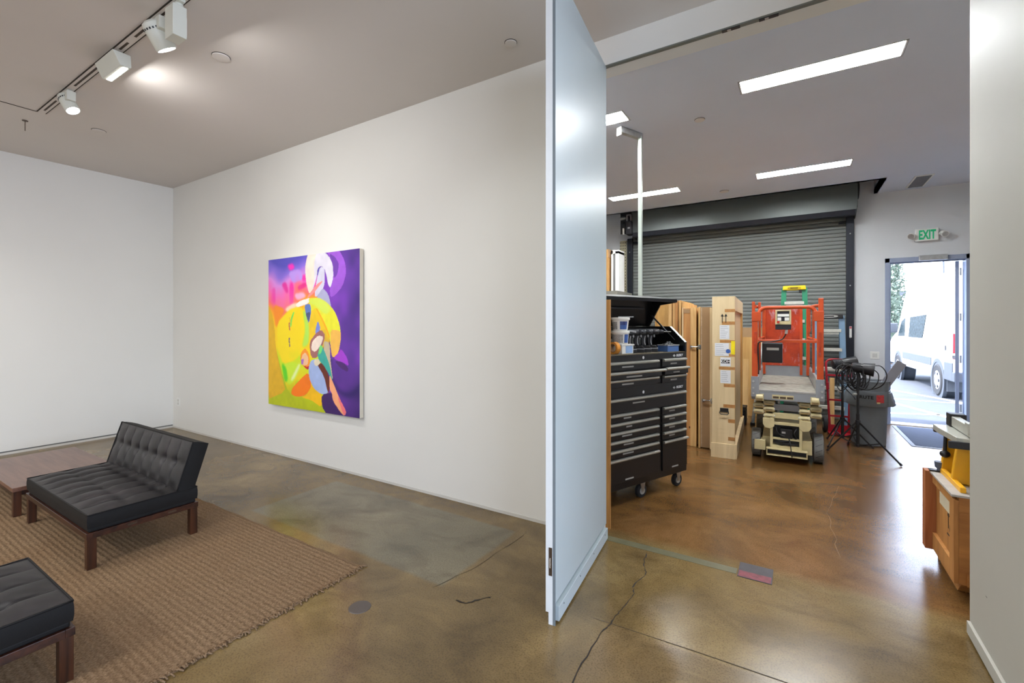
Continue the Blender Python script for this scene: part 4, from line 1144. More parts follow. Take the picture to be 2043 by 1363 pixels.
# tall labelled crate
t = thing('wooden_crate', 'tallest pale plywood crate with papers, tape and two black arrows on its end', 'crate', (-0.800, 5.60, 0), R(2.6))
Wc, Dc, Hc = 0.232, 1.86, 1.815
obj('end_panel', MB().box(0.0, Wc, 0.0, 0.018, 0.03, Hc), m_ply, t, bevel=0.001)
obj('body', MB().box(0.0, Wc - 0.025, 0.018, Dc - 0.018, 0.03, Hc - 0.002), m_ply, t)
obj('rear_panel', MB().box(0, Wc, Dc - 0.018, Dc, 0.03, Hc), m_ply, t)
obj('edge_batten', MB().box(Wc - 0.025, Wc, 0.018, 0.10, 0.10, Hc).box(Wc - 0.025, Wc, Dc - 0.11, Dc - 0.018, 0.10, Hc), m_plyg, t)
obj('top_batten', MB().box(Wc - 0.025, Wc + 0.002, 0.018, Dc + 0.01, Hc - 0.16, Hc), m_ply, t)
obj('foot_batten', MB().box(Wc - 0.02, Wc + 0.02, 0.0, Dc, 0.0, 0.16).box(-0.012, Wc, -0.012, 0.0, 0.0, 0.16), m_ply, t)
for x0, x1, zc, hh in ((0.13, Wc, 1.655, 0.034), (0.10, Wc, 1.515, 0.036), (0.08, Wc, 1.31, 0.030), (0.14, Wc, 1.155, 0.028), (0.07, Wc, 1.008, 0.030), (0.12, Wc, 0.815, 0.034), (0.115, Wc, 0.585, 0.036), (0.165, Wc, 0.42, 0.04), (0.165, Wc, 0.22, 0.04), (0.155, Wc, 0.075, 0.05)):
    obj('packing_tape', MB().box(x0, x1 + 0.001, -0.0012, -0.0002, zc - hh / 2, zc + hh / 2), m_tapeb, t)
for cx in (0.105, 0.142):
    obj('arrow_mark', MB().prism([(cx - 0.016, 1.59), (cx + 0.016, 1.59), (cx, 1.622)], -0.0020, -0.0014, axis='y').box(cx - 0.004, cx + 0.004, -0.0020, -0.0014, 1.52, 1.59), m_ink, t)
def paper(x0, x1, z0, z1, lines, y=-0.0022):
    p = obj('paper_label', MB().box(x0, x1, y, y + 0.0009, z0, z1), m_paper, t)
    if lines:
        l = MB(); rr = random.Random(int(z0 * 1000))
        for k in range(lines):
            z = z1 - (z1 - z0) * (k + 0.8) / (lines + 0.8)
            l.box(x0 + 0.010, x0 + 0.010 + (x1 - x0 - 0.02) * rr.uniform(0.5, 1), y - 0.0003, y - 0.0001, z - 0.0022, z + 0.0022)
        obj('print_lines', l, m_ink2, p)
    return p
paper(0.078, 0.178, 1.335, 1.492, 7)
paper(0.028, 0.172, 1.145, 1.290, 6)
kp = paper(0.085, 0.190, 1.030, 1.130, 0)
obj('print_block', MB().box(0.093, 0.182, -0.0026, -0.0022, 1.063, 1.105), m_ink, kp)
obj('print_letters', moved(text_mb('KOH', 0.046, 0.0006, bold=0.001), T((0.1375, -0.003, 1.084))), m_paper, kp)
paper(0.085, 0.190, 0.840, 0.985, 6)
obj('round_sticker', MB().cyl((0.165, -0.0022, 1.20), (0.165, -0.003, 1.20), 0.024, n=20), m_blue, t)
obj('yellow_label', MB().box(0.195, Wc + 0.001, -0.0030, -0.0022, 1.165, 1.315).box(Wc + 0.0002, Wc + 0.0012, -0.003, 0.03, 1.165, 1.315), m_yell, t)
hd_ = obj('crate_handle', MB().box(0.082, 0.168, -0.008, 0.0, 0.515, 0.56), m_black, t, bevel=0.002)
obj('handle_bail', MB().tube([(0.085, -0.012, 0.53), (0.078, -0.02, 0.505), (0.092, -0.022, 0.492), (0.158, -0.022, 0.492), (0.172, -0.02, 0.505), (0.165, -0.012, 0.53)], 0.005, 8), m_black, hd_, smooth=60)
# cardboard-faced flat crate
t = thing('slatted_crate', 'flat crate with brown cardboard face just left of the tallest crate', 'crate', (-0.998, 5.90, 0), R(2.2))
obj('cardboard', MB().box(0.018, 0.130, 0.004, 1.5, 0.01, 1.71), m_card, t)
obj('edge_board', MB().box(0.0, 0.020, 0.0, 1.5, 0.0, 1.715), m_pine, t, bevel=0.001)
obj('edge_board', MB().box(0.128, 0.160, 0.0, 1.5, 0.0, 1.70), m_ply, t, bevel=0.001)
obj('tape_strip', MB().box(0.030, 0.040, 0.0025, 0.004, 0.02, 1.70), M('clear_tape', (190, 168, 140), 0.2, var=0.2, scale=40), t)
clamp('chrome latch at mid height on the cardboard-faced crate', (-0.940, 5.90, 0.585), R(2))
# pine-edged crate
t = thing('pine_crate', 'flat pine-edged crate standing between the stacked boards and cardboard-faced crate', 'crate', (-1.195, 5.94, 0), R(2.2))
obj('left_board', MB().box(0.0, 0.014, 0.0, 1.45, 0.0, 1.71), m_ply, t, bevel=0.001)
obj('centre_panel', MB().box(0.014, 0.098, 0.006, 1.45, 0.0, 1.70), m_pine2, t)
obj('right_board', MB().box(0.098, 0.165, 0.0, 1.45, 0.0, 1.71), m_pine, t, bevel=0.001)
obj('cleat', MB().box(0.02, 0.09, 0.0, 0.006, 1.64, 1.69), m_card, t)
clamp('chrome latch on the pine-edged crate right beside the tool chest corner', (-1.085, 5.94, 1.225), R(2))
o = tag(obj('gap_board', MB().box(0, 0.018, 0, 1.2, 0, 1.66), m_pine2), 'narrow dark board in the gap between the two flat crates', 'board')
o.location = (-1.024, 6.05, 0); o.rotation_euler = (0, 0, R(2.2))
# stacked boards
xs = -1.420
lbs = ['pine board on edge, leftmost of the stacked boards behind the chest', 'pine board on edge, second of the stacked boards behind the chest', 'pine board on edge, third of the stacked boards behind the chest', 'pine board on edge, fourth of the stacked boards behind the chest', 'pine board on edge, rightmost and shortest of the stacked boards']
for k, (w, h, m_) in enumerate(((0.045, 1.815, m_pine), (0.040, 1.815, m_pine), (0.036, 1.81, m_pine2), (0.036, 1.815, m_pine), (0.045, 1.79, m_pine))):
    o = obj('pine_board', MB().box(0, w - 0.004, 0, 1.12, 0, h), m_, bevel=0.002)
    o.location = (xs, 6.2 + 0.03 * (k % 2) + (0.06 if k == 4 else 0), 0); o.rotation_euler = (0, 0, R(2.2))
    tag(o, lbs[k], 'board', 'stacked boards behind the tool chest')
    xs += w
tag(obj('plywood_board', MB().box(-1.62, -1.435, 6.30, 6.32, 0, 1.83), m_plyg), 'golden plywood panel standing behind the raised chest lid', 'plywood sheet')
tag(obj('plywood_board', MB().box(-0.0, 0.66, 0, 0.018, 0, 1.30), m_plyg), 'golden plywood sheet against roller door between tallest crate and lift', 'plywood sheet')
o = bpy.data.objects['plywood_board.001']; o.location = (-0.93, 8.42, 0); o.rotation_euler = (R(-8), 0, 0)
o = tag(obj('cardboard_sheet', MB().box(0, 0.62, 0, 0.012, 0, 1.46), m_card), 'brown cardboard sheet rising behind the golden plywood sheet', 'cardboard')
o.location = (-0.95, 8.48, 0); o.rotation_euler = (R(-7.5), 0, 0)
o = tag(obj('offcut_board', MB().box(0, 0.16, 0, 0.02, 0, 0.95), m_pine), 'short pine offcut leaning left of the scissor lift', 'board')
o.location = (-0.80, 8.17, 0); o.rotation_euler = (R(-9), 0, 0)
bc = thing('equipment_case', 'low dark case on floor between tallest crate and scissor lift', 'case', (-0.71, 7.75, 0), 0)
obj('case_body', MB().box(-0.085, 0.085, -0.12, 0.12, 0, 0.22), m_guide, bc, bevel=0.01)
obj('case_lid', MB().box(-0.087, 0.087, -0.122, 0.122, 0.22, 0.26), m_black, bc, bevel=0.01)
tb = tag(obj('tall_black_bag', MB().prism([(0, 0), (0.06, 0), (0.06, 0.40), (0.03, 0.47), (0, 0.44)], 0, 0.06, axis='y'), m_black, bevel=0.015), 'tall narrow black bag behind the tallest crate', 'bag')
tb.location = (-0.80, 7.55, 0.0)
# things stored high at the back left
tag(obj('storage_rack', MB().box(-3.9, -2.60, 7.62, 8.45, 0, 2.085), M('rack_grey', (130, 128, 120), 0.7), bevel=0.005), 'tall grey storage unit behind the tool chest lid', 'storage unit')
bxx = thing('cardboard_box', 'tan cardboard box high on the storage unit by the grey door leaf', 'box', (-3.05, 7.70, 2.087))
obj('carton', MB().box(-0.2, 0.25, 0, 0.4, 0, 0.74), M('carton_tan', (186, 144, 88), 0.75, var=0.05), bxx, bevel=0.004)
obj('carton_flap', MB().box(0.253, 0.262, 0.01, 0.39, 0.60, 0.74), m_card, bxx)
wf = thing('white_frame', 'white framed panel beside the tan box on the storage unit', 'frame', (-2.76, 7.76, 2.087))
obj('stile', MB().box(0.0, 0.03, 0, 0.3, 0, 0.72), m_white_plastic, wf)
obj('stile', MB().box(0.075, 0.14, 0, 0.3, 0, 0.70), m_white_plastic, wf)
obj('top_rail', MB().box(0.0, 0.14, 0, 0.3, 0.66, 0.725), m_white_plastic, wf)
obj('inner_panel', MB().box(0.03, 0.075, 0.02, 0.28, 0, 0.66), m_shadowgap, wf)
# ================================================================= scissor lift
m_or = M('lift_orange', (192, 74, 26), 0.42, var=0.12, scale=9)
def scuffed():
    n = N('lift_orange_scuffed')
    v = n.coord('Object')
    c = n.ramp(n.noise(v, 7, 5, 0.6), [(0.3, lin((146, 42, 18))), (0.6, lin((186, 66, 30)))])
    v2 = n.coord('Object', scale=(3, 3, 1.1))
    c = n.mix(n.ramp(n.noise(v2, 4.2, 5, 0.65), [(0.56, (0, 0, 0, 1)), (0.68, (0.8, 0.8, 0.8, 1))]), c, lin((186, 160, 172)))
    n.color(c); n.set(0.35)
    return n.m
m_orp = scuffed()
m_cream = M('lift_cream', (204, 190, 146), 0.5, var=0.1, scale=14)
m_deck = M('lift_deck_worn', (150, 148, 136), 0.6, 0.2, var=0.3, scale=14)
m_dgrey = M('lift_grey', (146, 150, 156), 0.45, 0.2, var=0.06)
m_tyre = M('grey_tyre', (112, 112, 110), 0.8, var=0.15, scale=20, bump=0.15)
sl_ = thing('scissor_lift', 'orange and cream scissor lift with grey wheels, platform lowered', 'scissor lift', (-0.078, 5.80, 0), R(1.2))
Lw = 0.335
for sx in (-1, 1):
    for ly, nm in ((0.16, 'wheel'), (1.40, 'wheel')):
        x = sx * 0.295
        w = obj(nm, MB().lathe([(0.03, -0.046), (0.13, -0.048), (0.152, -0.040), (0.155, -0.02), (0.155, 0.02), (0.152, 0.040), (0.13, 0.048), (0.03, 0.046)], 36, T((x, ly, 0.155)) @ RY(PI / 2)), m_tyre, sl_, smooth=30)
        gv = MB()
        for k in range(16):
            a = 2 * PI * k / 16
            gv.cbox((0, 0, 0), (0.004, 0.003, 0.07), T((x, ly, 0.155)) @ Matrix.Rotation(a, 4, 'X') @ T((0, 0.1542, 0)) @ Matrix.Rotation(0.5, 4, 'Y') @ RY(PI / 2))
        obj('tread_grooves', gv, m_darkmetal, w)
        obj('hub', MB().cyl((x + sx * 0.03, ly, 0.155), (x + sx * 0.052, ly, 0.155), 0.07, n=20), m_cream, w, smooth=35)
ch = obj('chassis', MB().box(-0.235, 0.235, 0.10, 1.56, 0.10, 0.24).box(-0.31, -0.20, 0.0, 0.16, 0.10, 0.21).box(0.12, 0.235, 0.0, 0.16, 0.10, 0.25), m_cream, sl_, bevel=0.004)
obj('axle_beam', MB().box(-0.25, 0.25, 0.13, 0.19, 0.135, 0.175), m_darkmetal, sl_)
# front tray and uprights
obj('front_tray', MB().box(-0.19, 0.19, -0.10, -0.02, 0.075, 0.085).box(-0.19, 0.19, -0.10, -0.02, 0.140, 0.150).box(-0.19, -0.18, -0.10, -0.02, 0.085, 0.14).box(0.18, 0.19, -0.10, -0.02, 0.085, 0.14), m_cream, sl_, bevel=0.002)
obj('tray_back', MB().box(-0.18, 0.18, -0.03, -0.02, 0.085, 0.14), m_darkmetal, sl_)
obj('front_upright', MB().box(-0.155, -0.130, -0.05, 0.02, 0.14, 0.48), m_cream, sl_, bevel=0.002)
obj('front_upright', MB().box(0.118, 0.143, -0.05, 0.02, 0.13, 0.48), m_cream, sl_, bevel=0.002)
obj('cross_bar', MB().box(-0.13, 0.118, -0.05, 0.0, 0.245, 0.262), m_cream, sl_)
obj('cross_bar', MB().box(-0.13, 0.118, -0.05, 0.0, 0.150, 0.182), m_cream, sl_)
obj('cross_bar', MB().box(-0.13, 0.118, -0.05, 0.02, 0.405, 0.43), m_cream, sl_)
for s in (-1, 1):
    obj('arm_bracket', MB().prism([(s * 0.115, 0.47), (s * 0.225, 0.47), (s * 0.225, 0.40), (s * 0.205, 0.365), (s * 0.15, 0.355), (s * 0.115, 0.385)], -0.055, -0.035, axis='y'), m_cream, sl_, bevel=0.004)
cg_ = obj('charger', MB().box(-0.06, 0.055, -0.045, 0.05, 0.264, 0.365), m_black, sl_, bevel=0.006)
obj('charger_plate', MB().box(-0.045, -0.01, -0.0462, -0.045, 0.315, 0.335), m_alu, cg_)
obj('battery_bay', MB().box(-0.128, 0.116, 0.05, 0.09, 0.185, 0.40), m_black, sl_)
cbm = MB()
for k, pts in enumerate((((-0.10, -0.03, 0.40), (-0.09, -0.06, 0.34), (-0.06, -0.05, 0.30), (-0.02, -0.055, 0.29)), ((0.10, -0.02, 0.38), (0.07, -0.06, 0.33), (0.09, -0.05, 0.27), (0.03, -0.06, 0.30)), ((0.02, -0.05, 0.27), (0.035, -0.105, 0.22), (0.04, -0.11, 0.16), (0.05, -0.105, 0.08)))):
    cbm.tube(curve(pts), 0.005, 6)
obj('cables', cbm, m_black, sl_, smooth=60)
hs = MB()
rr = random.Random(2)
for k in range(6):
    z = 0.19 + 0.008 * k
    hs.tube([(-0.12, -0.02, z + 0.02), (-0.05, -0.045 - 0.004 * k, z - 0.005), (0.03, -0.045, z + rr.uniform(-0.01, 0.02)), (0.11, -0.02, z)], 0.007, 6)
obj('hoses', hs, m_darkmetal, sl_, smooth=60)
# scissor arms stacked flat
for s in (-1, 1):
    for col, (xc, zs_) in enumerate(((0.265, (0.60, 0.53)), (0.165, (0.635, 0.565, 0.49)))):
        for z in zs_:
            x = s * xc
            a = obj('scissor_arm', MB().box(x - 0.030, x + 0.030, 0.0, 1.52, z - 0.028, z + 0.028), m_cream, sl_, bevel=0.003)
            obj('pivot', MB().cyl((x - 0.048, -0.02, z), (x + 0.048, -0.02, z), 0.029, n=18), m_cream, a, smooth=35)
            obj('arm_slot', MB().box(x - 0.034, x + 0.034, -0.0515, -0.046, z - 0.002, z + 0.002), m_darkmetal, a)
            obj('pivot_pin', MB().cyl((x - 0.055, -0.02, z), (x + 0.055, -0.02, z), 0.014, n=12), m_alu, a, smooth=35)
obj('cross_tube', MB().box(-0.13, 0.13, -0.01, 0.04, 0.555, 0.625), m_dgrey, sl_, bevel=0.004)
obj('cross_tube', MB().box(-0.13, 0.13, -0.02, 0.03, 0.47, 0.53), m_cream, sl_, bevel=0.004)
# platform
pf = obj('platform', MB().box(-Lw, Lw, -0.08, 1.72, 0.672, 0.770), m_dgrey, sl_, bevel=0.004)
obj('deck_plate', MB().box(-0.27, 0.27, -0.075, 0.70, 0.770, 0.778), m_deck, pf)
obj('deck_plate', MB().box(-0.27, 0.27, 0.712, 1.70, 0.770, 0.778), m_deck, pf)
obj('deck_lip', MB().box(-0.27, 0.27, -0.083, -0.06, 0.766, 0.781), m_alu, pf)
for s in (-1, 1):
    a, b = sorted((s * 0.275, s * 0.30))
    obj('toe_board', MB().box(a, b, -0.02, 1.70, 0.770, 0.915), m_alu, sl_, bevel=0.003)
    rl = obj('front_roller', MB().cyl((s * 0.255 - 0.032, -0.105, 0.70), (s * 0.255 + 0.032, -0.105, 0.70), 0.030, n=18).box(s * 0.255 - 0.04, s * 0.255 + 0.04, -0.10, -0.08, 0.66, 0.735), m_cream, sl_, smooth=35)
    a, b = sorted((s * 0.262, s * 0.338))
    br = obj('post_socket', MB().box(a, b, -0.10, -0.03, 0.70, 0.925), m_dgrey, sl_, bevel=0.003)
    for z in (0.74, 0.80, 0.87):
        obj('bolt', MB().cyl((s * 0.315, -0.108, z), (s * 0.315, -0.10, z), 0.011, n=6), m_alu, br)
    # folding guard posts: front
    p = obj('guard_post', MB().box(*sorted((s * 0.272, s * 0.330)), -0.095, -0.045, 0.925, 1.54), m_or, sl_, bevel=0.004)
    if s > 0:
        p2 = obj('guard_post', MB().box(0.285, 0.330, -0.09, -0.05, 1.54, 1.775), m_or, sl_, bevel=0.006)
    else:
        p2 = obj('guard_post', MB().box(-0.330, -0.300, -0.09, -0.05, 1.54, 1.755).box(-0.272, -0.245, -0.02, 0.02, 1.54, 1.75), m_or, sl_, bevel=0.005)
    obj('sleeve', MB().box(*sorted((s * 0.240, s * 0.332)), -0.10, -0.03, 1.535, 1.64), m_or, sl_, bevel=0.004)
    obj('lower_sleeve', MB().box(*sorted((s * 0.285, s * 0.305)), -0.112, -0.096, 1.18, 1.42), m_orp, sl_, bevel=0.003)
    obj('rear_post', MB().box(*sorted((s * 0.245, s * 0.285)), 1.60, 1.65, 0.80, 1.74), m_or, sl_, bevel=0.004)
    obj('mid_post', MB().box(*sorted((s * 0.275, s * 0.300)), 0.80, 0.85, 0.80, 1.72), m_or, sl_, bevel=0.004)
    obj('side_rail', MB().tube([(s * 0.30, -0.02, 1.70), (s * 0.29, 0.8, 1.72), (s * 0.27, 1.62, 1.73)], 0.018, 10), m_or, sl_, smooth=60)
    obj('side_mid_rail', MB().tube([(s * 0.30, -0.02, 1.32), (s * 0.29, 0.8, 1.32), (s * 0.27, 1.62, 1.32)], 0.015, 10), m_or, sl_, smooth=60)
# bowed top rail across the entry
pts = [(-0.262, -0.06, 1.58)]
for k in range(7):
    a = PI - (PI / 2) * k / 6
    pts.append((-0.192 + 0.07 * math.cos(a), -0.06, 1.615 + 0.07 * math.sin(a)))
for k in range(7):
    a = PI / 2 - (PI / 2) * k / 6
    pts.append((0.192 + 0.07 * math.cos(a), -0.06, 1.615 + 0.07 * math.sin(a)))
pts.append((0.262, -0.06, 1.58))
obj('top_rail', MB().tube(pts, 0.019, 12), m_or, sl_, smooth=60)
obj('mid_rail', MB().box(-0.27, 0.27, -0.075, -0.055, 1.305, 1.335), m_or, sl_, bevel=0.003)
obj('kick_plate', MB().box(-0.27, 0.27, 1.66, 1.70, 0.77, 0.93), m_dgrey, sl_)
pn = obj('end_panel', MB().box(-0.275, 0.20, 1.655, 1.67, 0.92, 1.73), m_orp, sl_, bevel=0.003)
obj('panel_stile', MB().box(0.17, 0.20, 1.64, 1.655, 0.80, 1.73).box(-0.275, -0.245, 1.64, 1.655, 0.80, 1.73), m_or, pn)
obj('side_panel', MB().prism([(1.0, 1.42), (1.55, 1.36), (1.62, 1.72), (1.05, 1.70)], 0.262, 0.268, axis='x'), m_or, sl_)
cb = obj('control_box', MB().box(-0.105, 0.042, -0.14, -0.06, 1.445, 1.66), m_darkmetal, sl_, bevel=0.004)
obj('control_face', MB().box(-0.105, -0.088, -0.15, -0.14, 1.50, 1.655).box(0.025, 0.042, -0.15, -0.14, 1.50, 1.655).box(-0.088, 0.025, -0.15, -0.14, 1.50, 1.535).box(-0.088, 0.025, -0.15, -0.14, 1.642, 1.655), m_cream, cb, bevel=0.002)
obj('decal', MB().box(-0.084, 0.022, -0.1425, -0.14, 1.585, 1.612).box(-0.084, -0.050, -0.1425, -0.14, 1.54, 1.575).box(-0.018, 0.022, -0.1425, -0.14, 1.54, 1.575), m_white_plastic, cb)
obj('stop_button', MB().cyl((-0.078, -0.165, 1.525), (-0.078, -0.15, 1.525), 0.013, n=16), M('stop_red', (190, 50, 30), 0.4), cb, smooth=35)
obj('joystick', MB().cyl((-0.005, -0.12, 1.40), (0.0, -0.12, 1.45), 0.013, n=12), m_tag, cb, smooth=35)
obj('control_cable', MB().tube(curve([(-0.005, -0.12, 1.405), (-0.02, -0.11, 1.37), (-0.05, -0.10, 1.335), (-0.13, -0.095, 1.315), (-0.20, -0.10, 1.31), (-0.262, -0.11, 1.30), (-0.268, -0.11, 1.18), (-0.262, -0.10, 1.02), (-0.265, -0.10, 0.95)]), 0.007, 8), m_black, sl_, smooth=60)
mb_ = obj('manual_box', MB().box(-0.255, -0.035, 0.62, 0.74, 1.03, 1.275), m_black, sl_, bevel=0.012)
obj('manual_label', MB().box(-0.205, -0.075, 0.6175, 0.62, 1.185, 1.215), m_tag, mb_)
dp = obj('data_plate', MB().box(-0.135, 0.065, -0.0825, -0.08, 0.690, 0.735), m_cream, sl_)
dpl = MB()
for k in range(3):
    dpl.box(-0.128 + 0.066 * k, -0.072 + 0.066 * k, -0.0831, -0.0825, 0.696, 0.718)
obj('plate_print', dpl, m_bronze, dp)

# ================================================================= ladders
def stepladder(name, label, loc, rz, top_w, bot_w, height, depth, m_rail, m_cap, m_step, step0, n, lean=0.0, capd=0.14):
    t = thing(name, label, 'ladder', loc, rz)
    for s in (-1, 1):
        obj('front_rail', MB().bar((s * bot_w / 2, -depth / 2, 0), (s * top_w / 2, -0.03, height - 0.03), 0.03, 0.07), m_rail, t, bevel=0.003)
        obj('rear_rail', MB().bar((s * (bot_w / 2 - 0.02), depth / 2, 0), (s * (top_w / 2 - 0.01), 0.05, height - 0.05), 0.025, 0.045), m_rail, t, bevel=0.003)
        obj('foot', MB().box(s * bot_w / 2 - 0.025, s * bot_w / 2 + 0.025, -depth / 2 - 0.045, -depth / 2 + 0.045, 0, 0.04), m_rubber, t)
    c = obj('top_cap', MB().prism([(-top_w / 2 - 0.02, height - 0.065), (top_w / 2 + 0.02, height - 0.065), (top_w / 2 + 0.012, height), (-top_w / 2 - 0.012, height)], -capd / 2 - 0.02, capd / 2 + 0.02, axis='y'), m_cap, t, bevel=0.008)
    for k in range(n):
        z = step0 - k * 0.283
        if z < 0.1:
            break
        f = z / (height - 0.03)
        w = bot_w + (top_w - bot_w) * f
        y = -depth / 2 + (depth / 2 - 0.03) * f
        obj('step', MB().box(-w / 2 + 0.012, w / 2 - 0.012, y - 0.035, y + 0.045, z - 0.045, z), m_step, t, bevel=0.003)
        if k % 2 == 0:
            yr = depth / 2 + (0.05 - depth / 2) * f
            obj('rear_brace', MB().box(-w / 2 + 0.03, w / 2 - 0.03, yr - 0.01, yr + 0.01, z - 0.08, z - 0.055), m_step, t)
    return t, c
m_step = M('ladder_step_alu', (200, 200, 190), 0.45, 0.3, var=0.12, scale=15)
g, c = stepladder('step_ladder', 'green stepladder with yellow top rising behind the scissor lift', (-0.01, 8.36, 0), R(0), 0.27, 0.38, 2.10, 0.34, M('ladder_green', (28, 128, 92), 0.45, var=0.1), M('ladder_yellow', (240, 206, 20), 0.45, var=0.05), m_step, 1.855, 6)
ov = MB()
for k in range(24):
    a, b = 2 * PI * k / 24, 2 * PI * (k + 1) / 24
    ov.tube([(0.085 * math.cos(a), -0.0925, 2.062 + 0.014 * math.sin(a)), (0.085 * math.cos(b), -0.0925, 2.062 + 0.014 * math.sin(b))], 0.0025, 4)
ov.box(-0.05, 0.05, -0.0935, -0.0915, 2.057, 2.067)
obj('cap_emblem', ov, m_ink, c)
obj('pail_hook', MB().box(0.06, 0.10, -0.08, -0.05, 1.985, 2.035), m_black, g, bevel=0.004)
g, c = stepladder('step_ladder', 'blue-railed stepladder with black top behind the red hand truck', (0.432, 8.34, 0), R(0), 0.31, 0.40, 1.655, 0.36, M('ladder_blue', (112, 142, 168), 0.45, var=0.08), m_black, m_step, 1.43, 5)
ov = MB().cyl((0, -0.0905, 0), (0, -0.092, 0), 0.11, n=30)
ov = moved(ov, T((-0.0, 0, 1.622)) @ Matrix.Diagonal((1, 1, 0.2, 1)))
e = obj('cap_emblem', ov, m_tag, c)
obj('emblem_core', moved(MB().box(-0.06, 0.06, -0.0935, -0.0925, -0.008, 0.008), T((0, 0, 1.622))), m_ink, e)
al = thing('aluminium_ladder', 'bare aluminium ladder leaning at the left side of the scissor lift', 'ladder', (-0.585, 7.66, 0), 0)
for dx in (0.0, 0.36):
    obj('rail', MB().bar((0.05 + dx * 0.9, 0, 0.03), (0.17 + dx * 0.7, 0.42, 1.25), 0.025, 0.06), m_alu, al, bevel=0.002)
    obj('foot', MB().box(0.02 + dx * 0.9, 0.08 + dx * 0.9, -0.04, 0.04, 0.0, 0.035), m_rubber, al)
for k in range(4):
    f = 0.22 + 0.24 * k
    obj('rung', MB().box(0.05 + 0.12 * f, 0.05 + 0.12 * f + 0.32 - 0.06 * f, 0.42 * f - 0.03, 0.42 * f + 0.03, 0.03 + 1.22 * f - 0.02, 0.03 + 1.22 * f + 0.005), m_alu, al)
wp = tag(obj('wood_post', MB().box(0.43, 0.485, 8.05, 8.12, 0, 0.72), m_pine), 'short pale wood post standing behind the red hand truck', 'board')

# ================================================================= hand truck
m_red = M('hand_truck_red', (168, 24, 40), 0.4, var=0.12)
ht = thing('hand_truck', 'red tubular hand truck standing between scissor lift and trash can', 'hand truck', (0.515, 7.68, 0), R(4))
pts = [(-0.105, 0.0, 0.09), (-0.145, 0.02, 0.90)]
for k in range(7):
    a = PI - (PI / 2) * k / 6
    pts.append((-0.085 + 0.06 * math.cos(a), 0.03, 0.955 + 0.06 * math.sin(a)))
for k in range(7):
    a = PI / 2 - (PI / 2) * k / 6
    pts.append((0.075 + 0.06 * math.cos(a), 0.03, 0.955 + 0.06 * math.sin(a)))
pts += [(0.135, 0.02, 0.90), (0.105, 0.0, 0.09)]
obj('tube_frame', MB().tube(pts, 0.014, 12), m_red, ht, smooth=60)
for z, w in ((0.80, 0.14), (0.46, 0.12), (0.24, 0.11)):
    obj('cross_brace', MB().box(-w, w, -0.008, 0.012, z - 0.012, z + 0.012), m_red, ht)
obj('toe_plate', MB().box(-0.13, 0.13, -0.20, 0.0, 0.01, 0.02).box(-0.13, 0.13, -0.01, 0.0, 0.01, 0.12), m_red, ht, bevel=0.003)
obj('axle', MB().cyl((-0.16, 0.05, 0.10), (0.16, 0.05, 0.10), 0.009, n=10), m_steel, ht)
for s in (-1, 1):
    w = obj('wheel', MB().lathe([(0.02, -0.02), (0.085, -0.026), (0.10, -0.015), (0.10, 0.015), (0.085, 0.026), (0.02, 0.02)], 28, T((s * 0.155, 0.05, 0.10)) @ RY(PI / 2)), m_rubber, ht, smooth=35)
    obj('hub', MB().cyl((s * 0.155 - 0.024, 0.05, 0.10), (s * 0.155 + 0.024, 0.05, 0.10), 0.045, n=18), m_tag, w, smooth=35)
    obj('grip', MB().cyl((s * 0.128, 0.0, 0.60), (s * 0.133, 0.0, 0.70), 0.02, n=12), m_red, ht, smooth=60)

# ================================================================= light stands with lamp heads and cables
def tripod(label, loc, feet, hub, brace, top):
    t = thing('light_stand', label, 'tripod stand', (loc[0], loc[1], 0), group='black tripod stands')
    obj('mast', MB().cyl((0, 0, brace - 0.02), (0, 0, hub + 0.10), 0.017, n=14).cyl((0, 0, hub + 0.10), (0, 0, top), 0.0135, n=14), m_black, t, smooth=40)
    obj('hub_collar', MB().cyl((0, 0, hub - 0.025), (0, 0, hub + 0.025), 0.026, n=16), m_darkmetal, t, smooth=40)
    obj('brace_collar', MB().cyl((0, 0, brace - 0.015), (0, 0, brace + 0.015), 0.024, n=16), m_darkmetal, t, smooth=40)
    obj('mast_knob', MB().cyl((-0.045, -0.01, top - 0.24), (-0.012, 0, top - 0.24), 0.014, n=12), m_tag, t, smooth=40)
    for fx, fy in feet:
        d = Vector((fx - loc[0], fy - loc[1], 0)); u = d.normalized()
        l = obj('leg', MB().bar(u * 0.02 + Vector((0, 0, hub)), d + Vector((0, 0, 0.012)), 0.011, 0.017), m_black, t, bevel=0.002)
        obj('foot', MB().bar(d * 0.97 + Vector((0, 0, 0.026)), d * 1.01 + Vector((0, 0, 0.009)), 0.018, 0.018), m_rubber, l)
        mid = u * 0.02 + (d - u * 0.02) * 0.52 + Vector((0, 0, hub + (0.012 - hub) * 0.52))
        obj('brace', MB().bar(u * 0.02 + Vector((0, 0, brace)), mid, 0.008, 0.012), m_darkmetal, l)
    return t
tripod('black tripod stand with long leg reaching toward the exit mat', (0.62, 6.60), [(0.953, 6.249), (0.323, 6.53), (0.56, 7.02)], 0.364, 0.10, 0.93)
tripod('black tripod stand half hidden behind the other stand beside hand truck', (0.505, 7.02), [(0.34, 6.72), (0.80, 6.93), (0.36, 7.22)], 0.315, 0.10, 0.90)
